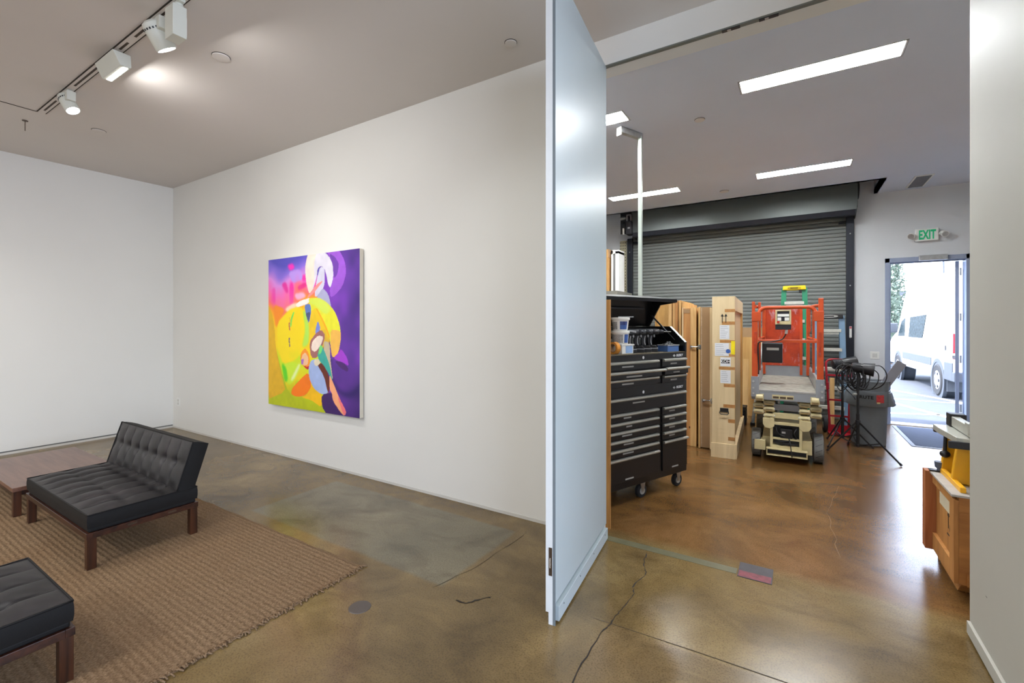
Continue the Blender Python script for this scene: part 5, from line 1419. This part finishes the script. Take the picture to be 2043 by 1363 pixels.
def lamp(label, c, d, L, r):
    d = Vector(d).normalized(); c = Vector(c)
    t = thing('work_lamp', label, 'lamp', c, group='black lamp heads on the stands')
    p0, p1 = -d * L / 2, d * L / 2
    b = obj('lamp_body', MB().lathe([(r * 0.5, 0), (r * 0.85, 0.012), (r * 0.9, L * 0.45), (r * 1.05, L * 0.55), (r * 1.25, L * 0.97), (r * 1.25, L), (r * 1.12, L)], 26, MB().frame(p0, p1)), m_black, t, smooth=35)
    fins = MB()
    for k in range(6):
        f = 0.10 + 0.055 * k
        fins.cyl(p0 + d * L * f, p0 + d * (L * f + 0.006), r * 0.98, n=24)
    obj('cooling_fins', fins, m_darkmetal, b)
    obj('yoke', MB().tube([(0, r * 1.1, 0), (0, r * 1.1, -r * 1.3), (0, -r * 1.1, -r * 1.3), (0, -r * 1.1, 0)], 0.009, 6), m_darkmetal, t)
    return t
lamp('black lamp head on the nearer tripod stand, above the trash can rim', (0.665, 6.62, 0.99), (1, -0.15, -0.12), 0.22, 0.060)
lamp('black lamp head on the rear tripod stand in front of the hand truck', (0.515, 7.00, 1.01), (1, 0.3, 0.1), 0.26, 0.066)
cbl = MB(); rnd = random.Random(21)
for k in range(15):
    ax, az = rnd.uniform(0.06, 0.12), rnd.uniform(0.08, 0.16)
    c = Vector((0.555 + rnd.uniform(-0.09, 0.10), 6.68 + rnd.uniform(-0.10, 0.10), 0.955 - az * 0.7 + rnd.uniform(-0.02, 0.05)))
    rot = rnd.uniform(-0.6, 0.6)
    loop = []
    for i in range(22):
        a = 2 * PI * i / 22
        x = ax * math.cos(a); z = az * math.sin(a)
        loop.append(c + Vector((x * math.cos(rot), x * math.sin(rot) + 0.02 * math.sin(3 * a + k), z + 0.012 * math.sin(2 * a + k))))
    cbl.tube(loop, rnd.choice((0.005, 0.006, 0.007)), 6, closed=True)
cbl.tube(curve([(0.72, 6.58, 1.02), (0.82, 6.55, 1.03), (0.875, 6.55, 0.93), (0.84, 6.56, 0.82), (0.76, 6.60, 0.76), (0.64, 6.62, 0.74)]), 0.006, 6)
cbl.tube(curve([(0.74, 6.57, 1.0), (0.80, 6.56, 0.94), (0.79, 6.56, 0.83), (0.72, 6.58, 0.75), (0.63, 6.62, 0.77)]), 0.006, 6)
cbl.tube(curve([(0.44, 6.72, 0.86), (0.50, 6.70, 0.75), (0.58, 6.66, 0.66), (0.60, 6.64, 0.62)]), 0.006, 6)
tag(obj('cable_bundle', cbl, m_black, smooth=60), 'tangle of black cables hanging in loops from the two tripod stands', 'cables')

# ================================================================= trash can
m_can = M('trash_can_grey', (112, 118, 124), 0.55, var=0.05, scale=6)
tr = thing('trash_can', 'round grey plastic trash can beside the exit door', 'trash can', (0.785, 7.25, 0))
obj('can_body', MB().lathe([(0.165, 0.0), (0.176, 0.012), (0.192, 0.485), (0.196, 0.665), (0.206, 0.69), (0.203, 0.785), (0.214, 0.785), (0.216, 0.80), (0.206, 0.803), (0.198, 0.795), (0.19, 0.4), (0.17, 0.03), (0.01, 0.02)], 44), m_can, tr, smooth=30)
obj('skirt', MB().lathe([(0.195, 0.685), (0.215, 0.68), (0.218, 0.655), (0.222, 0.50), (0.218, 0.492), (0.196, 0.50)], 44, cap=False), m_can, tr, smooth=30)
a0 = math.atan2(-7.25, -0.785)
for da, nm in ((R(78), 'side_handle'), (R(-102), 'side_handle')):
    a = a0 + da
    obj(nm, MB().prism([(0.205, 0.67), (0.225, 0.66), (0.262, 0.525), (0.262, 0.500), (0.205, 0.492)], -0.06, 0.06, axis='y', mat=RZ(a)), m_can, tr, bevel=0.008)
obj('grip_pocket', MB().lathe([(0.2075, 0.70), (0.2075, 0.765)], 10, None, False, (a0 - R(38), a0 - R(2))), M('pocket_shade', (80, 85, 90), 0.6), tr)
def wrap(mb, r, ang, z):
    out = []
    for x, y, zz in mb.v:
        a = ang + x / r
        q = r - y
        out.append((q * math.cos(a), q * math.sin(a), z + zz))
    mb.v = out
    return mb
obj('lettering', wrap(text_mb('BRUTE', 0.055, 0.002, bold=0.0015, spacing=1.08), 0.2235, a0 - R(9), 0.605), m_ink, tr)
lb = obj('red_label', MB().lathe([(0.2232, 0.545), (0.2212, 0.64)], 8, None, False, (a0 + R(21), a0 + R(43))), M('can_label_red', (196, 56, 58), 0.5, var=0.25, scale=40), tr)
obj('label_foot', MB().lathe([(0.2240, 0.535), (0.2236, 0.553)], 4, None, False, (a0 + R(22), a0 + R(31))), M('label_cream', (214, 196, 140), 0.5), lb)
bd = tag(obj('scrap_board', MB().box(-0.055, 0.055, -0.006, 0.006, 0, 0.62), M('board_grey', (150, 152, 162), 0.6, var=0.04), bevel=0.001), 'grey scrap board sticking out of the trash can', 'board')
bd.location = (0.80, 7.22, 0.50); bd.rotation_euler = (R(6), R(30), R(18))
st = tag(obj('black_stick', MB().bar((0.655, 7.37, 0.46), (0.65, 7.36, 0.98), 0.022, 0.012), m_black), 'short black stick rising from the trash can behind cables', 'stick')

# ================================================================= door mat
mm = N('mat_blue_grey')
v = mm.coord('Object')
w = mm.add('ShaderNodeTexChecker'); w.inputs['Scale'].default_value = 55
w.inputs['Color1'].default_value = lin((44, 54, 76)); w.inputs['Color2'].default_value = lin((72, 86, 114))
mm.link(v, w.inputs['Vector']); mm.color(w.outputs['Color']); mm.set(0.85)
mm.bump(w.outputs['Fac'], 0.5, 0.004)
mt = thing('door_mat', 'blue-grey ribbed mat with pale rubber rim before the exit door', 'mat', (0, 0, 0))
MX0, MX1, MY0, MY1 = 1.22, 2.10, 7.36, 8.72
obj('pile', MB().box(MX0 + 0.045, MX1 - 0.045, MY0 + 0.045, MY1 - 0.045, 0, 0.010), mm.m, mt, bevel=0.002)
cch = 0.0
rim = MB()
rim.prism([(MX0, MY0 + cch), (MX0 + cch, MY0), (MX1, MY0), (MX1, MY1), (MX0, MY1)], 0, 0.006, axis='z')
obj('rubber_rim', rim, M('mat_rim', (150, 160, 176), 0.6, var=0.05), mt, bevel=0.002)

# ================================================================= crate with table saw at the right
m_cratew = wood('crate_orange_wood', (150, 96, 44), (196, 140, 74), 0.6, axis=2, scale=5, stretch=8, knots=True)
m_cratey = wood('crate_front_wood', (140, 88, 38), (186, 126, 62), 0.6, axis=0, scale=5, stretch=8, knots=True)
m_crater = wood('crate_post_wood', (150, 86, 46), (186, 118, 70), 0.6, axis=2, scale=6, stretch=10)
cx0, cy0, cy1, cz0, cz1 = 0.740, 3.39, 3.93, 0.085, 0.570
wc = thing('shipping_crate', 'orange-brown wooden shipping crate on skids behind the right door leaf', 'crate', (0, 0, 0))
obj('box_panel', MB().box(cx0 + 0.018, 1.42, cy0 + 0.01, cy1 - 0.01, cz0, cz1 - 0.012), m_cratew, wc)
obj('front_panel', MB().box(cx0 + 0.0185, 1.42, cy0, cy0 + 0.0095, cz0, cz1 - 0.0125), m_cratey, wc)
obj('front_plank', MB().box(cx0 + 0.05, 1.42, cy0 - 0.016, cy0 - 0.0005, cz0 + 0.0, cz0 + 0.07).box(cx0 + 0.02, 1.42, cy0 - 0.003, cy0 - 0.0005, cz1 - 0.10, cz1 - 0.094), m_cratey, wc)
obj('near_batten', MB().box(cx0 - 0.002, cx0 + 0.018, cy0, cy0 + 0.085, cz0, cz1 - 0.03), m_cratew, wc, bevel=0.001)
obj('low_batten', MB().box(cx0 - 0.001, cx0 + 0.018, cy0 + 0.085, cy1 - 0.06, cz0, cz0 + 0.10), m_cratew, wc, bevel=0.001)
obj('top_batten', MB().box(cx0 - 0.001, cx0 + 0.018, cy0 + 0.085, cy1 - 0.06, cz1 - 0.07, cz1 - 0.012), m_cratew, wc, bevel=0.001)
obj('corner_post', MB().box(cx0 - 0.035, cx0 + 0.02, cy1 - 0.075, cy1, cz0 - 0.01, cz1), m_crater, wc, bevel=0.002)
obj('skid', MB().prism([(cy0 + 0.03, cz0), (cy1, cz0), (cy1, 0.0), (cy0 + 0.12, 0.0)], cx0 + 0.04, cx0 + 0.11, axis='x'), m_cratew, wc)
obj('skid', MB().prism([(cy0 + 0.03, cz0), (cy1, cz0), (cy1, 0.0), (cy0 + 0.12, 0.0)], 1.30, 1.38, axis='x'), m_cratew, wc)
obj('top_board', MB().box(cx0 - 0.012, 1.43, cy0 - 0.004, cy1 + 0.01, cz1 - 0.012, cz1), M('crate_top_grey', (176, 170, 162), 0.5, var=0.2, scale=8), wc, bevel=0.001)
lb = obj('paper_label', MB().box(cx0 + 0.0165, cx0 + 0.018, cy0 + 0.16, cy0 + 0.38, cz1 - 0.165, cz1 - 0.03), M('crate_paper', (214, 204, 176), 0.7, var=0.05), wc)
obj('paper_mark', MB().box(cx0 + 0.0155, cx0 + 0.0165, cy0 + 0.245, cy0 + 0.265, cz1 - 0.085, cz1 - 0.055), m_ink, lb)
ln = MB()
for k in range(2):
    y = cy0 + 0.135 + 0.06 * k
    ln.prism([(y - 0.018, 0.385), (y + 0.018, 0.385), (y, 0.425)], cx0 + 0.0166, cx0 + 0.018, axis='x').box(cx0 + 0.0166, cx0 + 0.018, y - 0.004, y + 0.004, 0.315, 0.385)
ln.box(cx0 + 0.0166, cx0 + 0.018, cy0 + 0.10, cy0 + 0.22, 0.275, 0.283)
obj('stencil_marks', ln, m_ink, wc)
m_yel = M('saw_yellow', (236, 172, 24), 0.4, var=0.05)
m_table = M('saw_table_grey', (188, 188, 178), 0.4, 0.4, var=0.06)
ts = thing('table_saw', 'grey-topped table saw on a yellow stand on top of the wooden crate', 'table saw', (0, 0, cz1))
tz = 0.29
obj('table_top', MB().prism([(0.778, 3.52), (0.80, 3.50), (1.40, 3.50), (1.40, 3.92), (0.755, 3.92), (0.755, 3.80)], tz - 0.035, tz, axis='z'), m_table, ts, bevel=0.003)
obj('fence_rail', MB().box(0.758, 1.40, 3.905, 3.94, tz - 0.05, tz - 0.01), m_darkmetal, ts, bevel=0.003)
obj('fence_rail', MB().box(0.74, 1.40, 3.49, 3.515, tz - 0.06, tz - 0.02), m_darkmetal, ts, bevel=0.003)
obj('rip_fence', MB().box(0.83, 0.87, 3.50, 3.93, tz + 0.006, tz + 0.066).box(0.82, 0.90, 3.50, 3.56, tz + 0.02, tz + 0.085), m_table, ts, bevel=0.003)
obj('fence_head', MB().box(0.822, 0.90, 3.86, 3.945, tz + 0.0, tz + 0.08), m_black, ts, bevel=0.004)
obj('stand_leg', MB().prism([(0.80, 0.235), (0.86, 0.255), (0.855, 0.10), (0.90, 0.0), (0.775, 0.0), (0.785, 0.12)], 3.60, 3.635, axis='y'), m_yel, ts, bevel=0.004)
obj('stand_leg', MB().prism([(0.80, 0.235), (0.86, 0.255), (0.855, 0.10), (0.90, 0.0), (0.775, 0.0), (0.785, 0.12)], 3.83, 3.865, axis='y'), m_yel, ts, bevel=0.004)
obj('stand_foot', MB().box(0.775, 0.80, 3.44, 3.86, 0.0, 0.03).box(0.80, 0.86, 3.60, 3.86, 0.0, 0.012), m_yel, ts, bevel=0.003)
obj('motor_housing', MB().box(0.87, 1.25, 3.56, 3.84, 0.06, 0.25), m_darkmetal, ts, bevel=0.01)
bl = obj('blade_guard', MB().cyl((0.862, 3.60, 0.10), (0.868, 3.60, 0.10), 0.085, n=30), m_bronze, ts)
obj('crank_rod', MB().cyl((0.79, 3.80, tz - 0.035), (0.787, 3.80, tz - 0.14), 0.009, n=10), m_darkmetal, ts, smooth=60)
obj('crank_knob', MB().sphere((0.787, 3.80, tz - 0.16), 0.026, 16, 8, (1, 1, 0.85)), m_black, ts, smooth=180)
cp = tag(obj('grey_cup', MB().lathe([(0.014, 0), (0.014, 0.012), (0.024, 0.02), (0.027, 0.055), (0.02, 0.055)], 18, T((0.775, 3.86, cz1 + 0.01))), M('cup_grey', (84, 92, 108), 0.5), smooth=35), 'small grey knob-shaped cup on top of the wooden crate', 'cup')
gz = thing('mitre_gauge', 'black flat mitre gauge lying on the wooden crate under the grey cup', 'gauge', (0.775, 3.86, cz1))
obj('bar', MB().box(-0.05, 0.06, -0.012, 0.012, 0, 0.010), m_black, gz, bevel=0.002)
obj('end_block', MB().box(0.055, 0.075, -0.03, 0.03, 0, 0.03), m_darkmetal, gz, bevel=0.002)
# ================================================================= outside
gz0 = -0.03
m_asph = M('asphalt', (64, 68, 76), 0.9, var=0.12, scale=3, bump=0.1, bscale=80)
m_line = M('line_paint', (226, 228, 230), 0.7, var=0.04)
gr = obj('ground_outside', MB().box(-14, 22, YE + 0.2, 60, gz0 - 0.1, gz0), m_asph)
tag(gr, 'sunlit grey asphalt parking ground beyond the exit door', 'ground', kind=STR)
def stripe(label, a, b, w=0.10):
    o = obj('parking_line', MB().bar((a[0], a[1], gz0 + 0.002), (b[0], b[1], gz0 + 0.002), w, 0.004), m_line)
    return tag(o, label, 'parking line', 'white lines on the asphalt')
stripe('white parking line nearest the doorway, crossing left to right', (0.9, 9.95), (2.10, 10.35))
stripe('white parking line running diagonally toward the lower right of doorway', (1.2, 12.6), (2.5, 9.2))
stripe('white parking line across the doorway in front of the van wheel', (0.9, 12.1), (3.2, 12.05), 0.08)
stripe('white parking line reaching from doorway left toward the rear wheel', (1.4, 14.6), (3.0, 11.8))
m_van = M('van_white_paint', (238, 240, 242), 0.25, var=0.01)
m_vtrim = M('van_trim_grey', (58, 64, 72), 0.55)
m_glass = N('van_glass'); m_glass.color(m_glass.ramp(m_glass.noise(m_glass.coord('Object'), 14, 5, 0.7), [(0.4, lin((20, 30, 34))), (0.62, lin((50, 62, 66)))])); m_glass.set(0.5, 0, 0.05); m_glass = m_glass.m  # mottled tree reflection is mixed into the glass colour
vn = thing('van', 'white van parked on the asphalt outside the open exit door', 'van', (2.60, 13.1, gz0), R(2.0))
# local: y forward (rear wheel at y=0), x to the right across the van, left flank at x=0
prof = [(-0.95, 0.42), (-0.98, 0.55), (-0.98, 1.2), (-0.90, 2.45), (-0.80, 2.62), (2.4, 2.66), (2.95, 2.52), (3.35, 1.98), (3.72, 1.36), (4.25, 1.2), (4.45, 1.14), (4.72, 0.95), (4.78, 0.55), (4.70, 0.40)]
body = MB()
rows = []
Wv = 1.95
secs = [(0.0, 0.06), (0.0, 0.0)]
def flank(sx):
    return [((0.0 if sx == 0 else Wv), y, z) for y, z in prof]
def tum(y, z):
    return 0.05 * max(0, z - 1.2)
vsA = [(tum(y, z), y, z) for y, z in prof]
vsB = [(Wv - tum(y, z), y, z) for y, z in prof]
n = len(prof)
_lo = [0, 1, 2, 9, 10, 11, 12, 13]; _hi = [2, 3, 4, 5, 6, 7, 8, 9]
body.raw(vsA + vsB, [tuple(_lo), tuple(_hi), tuple(n + i for i in _lo), tuple(n + i for i in _hi)] + [(i, (i + 1) % n, n + (i + 1) % n, n + i) for i in range(n)])
obj('van_body', body, m_van, vn, bevel=0.05, seg=3)
def side_glass(poly):
    a = [(tum(y, z) - 0.012, y, z) for y, z in poly]; b = [(tum(y, z) + 0.05, y, z) for y, z in poly]; k = len(poly)
    return MB().raw(a + b, [tuple(range(k)), tuple(range(2 * k - 1, k - 1, -1))] + [(i, (i + 1) % k, k + (i + 1) % k, k + i) for i in range(k)])
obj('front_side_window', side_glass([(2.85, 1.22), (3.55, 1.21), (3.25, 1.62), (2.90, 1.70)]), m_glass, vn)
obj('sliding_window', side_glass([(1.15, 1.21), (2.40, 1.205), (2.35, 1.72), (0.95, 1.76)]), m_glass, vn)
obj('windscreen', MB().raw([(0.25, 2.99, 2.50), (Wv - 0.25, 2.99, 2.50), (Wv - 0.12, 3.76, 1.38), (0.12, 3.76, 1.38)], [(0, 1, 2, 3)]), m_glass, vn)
obj('side_moulding', MB().box(-0.012, 0.03, 0.45, 3.05, 0.62, 0.80), m_vtrim, vn, bevel=0.01)
obj('rear_bumper', MB().box(-0.01, Wv + 0.01, -1.06, -0.90, 0.40, 0.60).box(-0.012, 0.03, -0.95, -0.42, 0.40, 0.78), m_vtrim, vn, bevel=0.03)
obj('tail_light', MB().box(-0.01, 0.05, -1.0, -0.94, 0.85, 1.35), M('tail_red', (150, 30, 34), 0.3), vn)
obj('front_bumper', MB().box(0.0, Wv, 4.62, 4.84, 0.36, 0.62), m_vtrim, vn, bevel=0.05)
obj('side_mirror', MB().box(-0.22, -0.02, 3.50, 3.60, 1.30, 1.58), m_vtrim, vn, bevel=0.03)
obj('mud_flap', MB().box(0.02, 0.25, -0.52, -0.49, 0.16, 0.5), m_vtrim, vn)
obj('door_handle', MB().box(-0.015, 0.02, -0.55, -0.50, 1.0, 1.10), m_black, vn)
for y in (0.0, 3.55):
    for x0, x1 in ((0.0, 0.22), (Wv - 0.22, Wv)):
        rw = 0.345
        xo = x0 if x0 == 0 else x1
        s = -1 if x0 == 0 else 1
        obj('wheel_arch', MB().disc_ring((xo + s * 0.012, y, rw), (xo - s * 0.05, y, rw), rw + 0.115, rw + 0.04, 36), m_vtrim, vn, smooth=35)
        obj('arch_well', MB().cyl((xo - s * 0.30, y, rw), (xo + s * 0.004, y, rw), rw + 0.05, n=32), m_vtrim, vn)
        w = obj('wheel', MB().lathe([(0.21, -0.10), (0.31, -0.11), (rw, -0.085), (rw, 0.085), (0.31, 0.11), (0.21, 0.10)], 36, T((xo - s * 0.085, y, rw)) @ RY(PI / 2)), m_rubber, vn, smooth=35)
        rim = MB().lathe([(0.03, 0.0), (0.06, 0.03), (0.215, 0.0)], 30, T((xo + s * 0.012, y, rw)) @ RY(s * PI / 2))
        obj('rim', rim, m_alu, w, smooth=40)
        sp_ = MB()
        for k in range(6):
            a = 2 * PI * k / 6
            sp_.cyl((xo + s * 0.018, y + 0.145 * math.cos(a), rw + 0.145 * math.sin(a)), (xo + s * 0.030, y + 0.145 * math.cos(a), rw + 0.145 * math.sin(a)), 0.035, n=10)
        obj('rim_holes', sp_, m_darkmetal, w)
# cypress by the van
def foliage(n, H, r0, r1, seed, leaf=0.16):
    rnd = random.Random(seed)
    vs, fs = [], []
    for k in range(n):
        z = 0.25 + (H - 0.25) * rnd.random()
        rmax = r0 + (r1 - r0) * (z / H) ** 1.6
        a = rnd.uniform(0, 2 * PI)
        r = rmax * (rnd.random() ** 0.4) * (0.85 + 0.2 * math.sin(a * 5 + z * 3))
        c = Vector((r * math.cos(a), r * math.sin(a), z))
        u = Vector((math.cos(a + rnd.uniform(-1, 1)), math.sin(a + rnd.uniform(-1, 1)), rnd.uniform(0.2, 1.4))).normalized() * leaf * rnd.uniform(0.6, 1.2)
        w = u.cross(Vector((rnd.uniform(-1, 1), rnd.uniform(-1, 1), rnd.uniform(-1, 1)))).normalized() * leaf * 0.32
        o = len(vs)
        vs += [c - w, c + u * 0.5 - w * 1.2, c + u, c + u * 0.5 + w * 1.2]
        fs.append((o, o + 1, o + 2, o + 3))
    return MB().raw(vs, fs)
m_leaf = M('cypress_green', (96, 110, 96), 0.7, var=0.45, scale=5)
m_bark = M('bark', (86, 72, 60), 0.9, var=0.3)
def tree(name, label, loc, H, r0, r1, n, seed):
    t = thing(name, label, 'tree', (loc[0], loc[1], gz0))
    obj('trunk', MB().lathe([(0.14, 0), (0.11, H * 0.4), (0.02, H * 0.9)], 10), m_bark, t, smooth=60)
    f = obj('foliage', foliage(n * 2, H, r0, r1, seed, 0.10), m_leaf, t)
    f['kind'] = 'stuff'
    return t
tree('cypress_tree', 'tall dark cypress tree seen through the left side of exit doorway', (3.05, 22.6), 7.2, 0.62, 0.18, 5200, 5)
tree('shrub', 'rounded lower shrub in front of the tall cypress tree', (2.75, 21.3), 2.7, 0.62, 0.35, 2400, 6)
bs = thing('building', 'pale low building on the far side of the parking ground', 'building', (6.6, 34, gz0))
obj('wall', MB().box(-14, 16, 0, 6, 0, 3.2), M('far_wall_pale', (216, 218, 220), 0.8, var=0.03), bs)
obj('roof_edge', MB().box(-14.2, 16.2, -0.2, 6.2, 3.2, 3.45), m_vtrim, bs)
for x in (-4.5, -2.0, 0.5):
    w = obj('window', MB().box(x, x + 1.2, -0.03, 0.05, 1.0, 2.2), m_vtrim, bs)
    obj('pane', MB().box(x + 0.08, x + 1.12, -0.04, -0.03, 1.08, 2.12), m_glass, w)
sg = thing('street_sign', 'white box sign on pole behind the roof of the van', 'sign', (3.35, 20.0, gz0))
obj('pole', MB().cyl((0, 0, 0), (0, 0, 2.9), 0.035, n=12), m_vtrim, sg)
obj('sign_box', MB().box(-0.19, 0.19, -0.05, 0.05, 2.78, 2.98), m_line, sg)
obj('sign_shade', MB().prism([(0.12, 2.58), (0.52, 2.58), (0.50, 2.82), (0.19, 2.97), (0.19, 2.7)], -0.04, 0.04, axis='y'), M('sign_blue_grey', (150, 160, 190), 0.6), sg)
up = thing('utility_pole', 'thin leaning utility pole in the bright sky above van', 'pole', (6.4, 30.5, gz0))
obj('shaft', MB().cyl((0, 0, 0), (-0.25, 0, 8.5), 0.045, 0.03, n=12), m_vtrim, up, smooth=60)
obj('cross_arm', MB().box(-0.9, 0.5, -0.05, 0.05, 7.6, 7.72), m_bark, up)
bn = thing('striped_banner', 'red and white striped banner glimpsed in the hinge gap of the exit door', 'banner', (2.80, 11.3, gz0))
obj('banner_pole', MB().cyl((0.42, 0, 0), (0.42, 0, 1.85), 0.02, n=10), m_alu, bn)
m_pink = M('banner_red', (206, 50, 110), 0.6)
cl = obj('cloth', MB().box(-0.05, 0.42, -0.005, 0.005, 0.42, 1.78), m_line, bn)
for z in (0.50, 0.78, 1.02, 1.26, 1.55):
    obj('stripe', MB().box(-0.051, 0.40, -0.0062, 0.0062, z, z + 0.12), m_pink, cl)
# ================================================================= light
def spot(name, loc, target, power, angle, blend=0.5, color=(1, 0.985, 0.96), size=0.04):
    l = bpy.data.lights.new(name, 'SPOT')
    l.energy = power; l.spot_size = R(angle); l.spot_blend = blend; l.color = color; l.shadow_soft_size = size
    o = bpy.data.objects.new(name, l)
    COL.objects.link(o)
    o.location = loc
    o.rotation_euler = (Vector(target) - Vector(loc)).to_track_quat('-Z', 'Y').to_euler()
    return o
def area(name, loc, target, power, sx, sy, color=(1, 0.985, 0.965), spread=180):
    l = bpy.data.lights.new(name, 'AREA')
    l.energy = power; l.shape = 'RECTANGLE'; l.size = sx; l.size_y = sy; l.color = color; l.spread = R(spread)
    o = bpy.data.objects.new(name, l)
    COL.objects.link(o)
    o.location = loc
    o.rotation_euler = (Vector(target) - Vector(loc)).to_track_quat('-Z', 'Y').to_euler()
    return o
# gallery track fittings, plus an added wall fill
area('washer_lamp', (-4.36, 1.36, ZC - 0.12), (-4.4, 3.03, 1.9), P_WASH, 0.3, 0.05, spread=176)
area('washer_lamp', (-3.23, 1.40, ZC - 0.20), (-3.4, 3.03, 1.7), P_WASH * 0.6, 0.1, 0.1, spread=172)
spot('painting_spot', (-3.62, 1.34, ZC - 0.2), (-4.15, 3.03, 1.75), P_SPOT, 62, 0.9)
spot('rug_spot', (-5.18, 1.22, ZC - 0.22), (-3.9, -0.4, 0), P_SPOT * 0.35, 60, 0.9)
spot('wall_fill_spot', (-1.9, 1.35, ZC - 0.2), (-1.75, 3.03, 0.75), P_SPOT * 0.55, 95, 1.0, (0.93, 0.97, 1.0))  # added fill without a fitting, brightens the wall near the door leaf
# unseen lamps behind the camera: end-wall spots and added ambient fill
for x, tx, tz in ((-5.6, -7.7, 1.0), (-5.3, -7.7, 1.2)):
    spot('track_spot', (x, -0.9, ZC - 0.15), (tx, 0.2, tz), P_SPOT * 0.55, 70, 0.9)
for x in (-5.5, -2.6):  # added ambient fill for the gallery, no fittings modelled here
    area('gallery_fill', (x, -2.6, ZC - 0.05), (x, -2.6, 0), P_ROOM, 0.5, 0.5)
    area('gallery_fill', (x, -4.6, ZC - 0.05), (x, -4.6, 0), P_ROOM, 0.5, 0.5)
    area('gallery_fill', (x, -1.0, ZC - 0.05), (x, -1.0, 0), P_ROOM * 0.5, 0.5, 0.5)
# daylight
def portal(name, loc, rot, sx, sy):
    l = bpy.data.lights.new(name, 'AREA'); l.shape = 'RECTANGLE'; l.size = sx; l.size_y = sy
    l.cycles.is_portal = True
    o = bpy.data.objects.new(name, l); COL.objects.link(o); o.location = loc; o.rotation_euler = rot
portal('window_portal', (4.15, -1.45, 2.0), (0, R(90), 0), 2.2, 6.3)
portal('door_portal', (1.6, YE + 0.16, 1.22), (R(-90), 0, 0), 0.82, 2.44)
sun = bpy.data.lights.new('sun', 'SUN')
sun.energy = P_SUN; sun.angle = R(0.6); sun.color = (1.0, 0.97, 0.92)
so = bpy.data.objects.new('sun', sun); COL.objects.link(so)
so.rotation_euler = Vector((0.55, 0.12, -0.8)).to_track_quat('-Z', 'Y').to_euler()
w = bpy.data.worlds.new('daylight'); scene.world = w; w.use_nodes = True
nt = w.node_tree
bg = nt.nodes['Background']
sky = nt.nodes.new('ShaderNodeTexSky')
sky.sky_type = 'NISHITA'; sky.sun_disc = False; sky.sun_elevation = R(48); sky.sun_rotation = R(200)
sky.air_density = 1.0; sky.dust_density = 2.0; sky.ozone_density = 2.0
mixn = nt.nodes.new('ShaderNodeMix'); mixn.data_type = 'RGBA'; mixn.inputs[0].default_value = 0.6
nt.links.new(sky.outputs[0], mixn.inputs[6]); mixn.inputs[7].default_value = (6.0, 6.7, 8.3, 1)
nt.links.new(mixn.outputs[2], bg.inputs['Color'])
bg.inputs['Strength'].default_value = P_SKY

# ================================================================= camera
cam = bpy.data.cameras.new('camera')
cam.sensor_width = 36.0; cam.sensor_fit = 'HORIZONTAL'
cam.lens = 908.0 / 2043.0 * 36.0
cam.shift_y = -34.0 / 2043.0
cam.clip_start = 0.05; cam.clip_end = 200
co = bpy.data.objects.new('camera', cam); COL.objects.link(co)
co.location = (0, 0, 1.5)
co.rotation_euler = (R(90), 0, R(31.869))
scene.camera = co
vs = scene.view_settings
scene.display_settings.display_device = 'sRGB'
vs.view_transform = 'Standard'; vs.look = 'None'; vs.gamma = 1.0; vs.use_curve_mapping = False
vs.exposure = EXPOSURE
cy = scene.cycles
cy.max_bounces = 8; cy.diffuse_bounces = 5; cy.glossy_bounces = 4
cy.use_denoising = True
cy.sample_clamp_indirect = 6.0
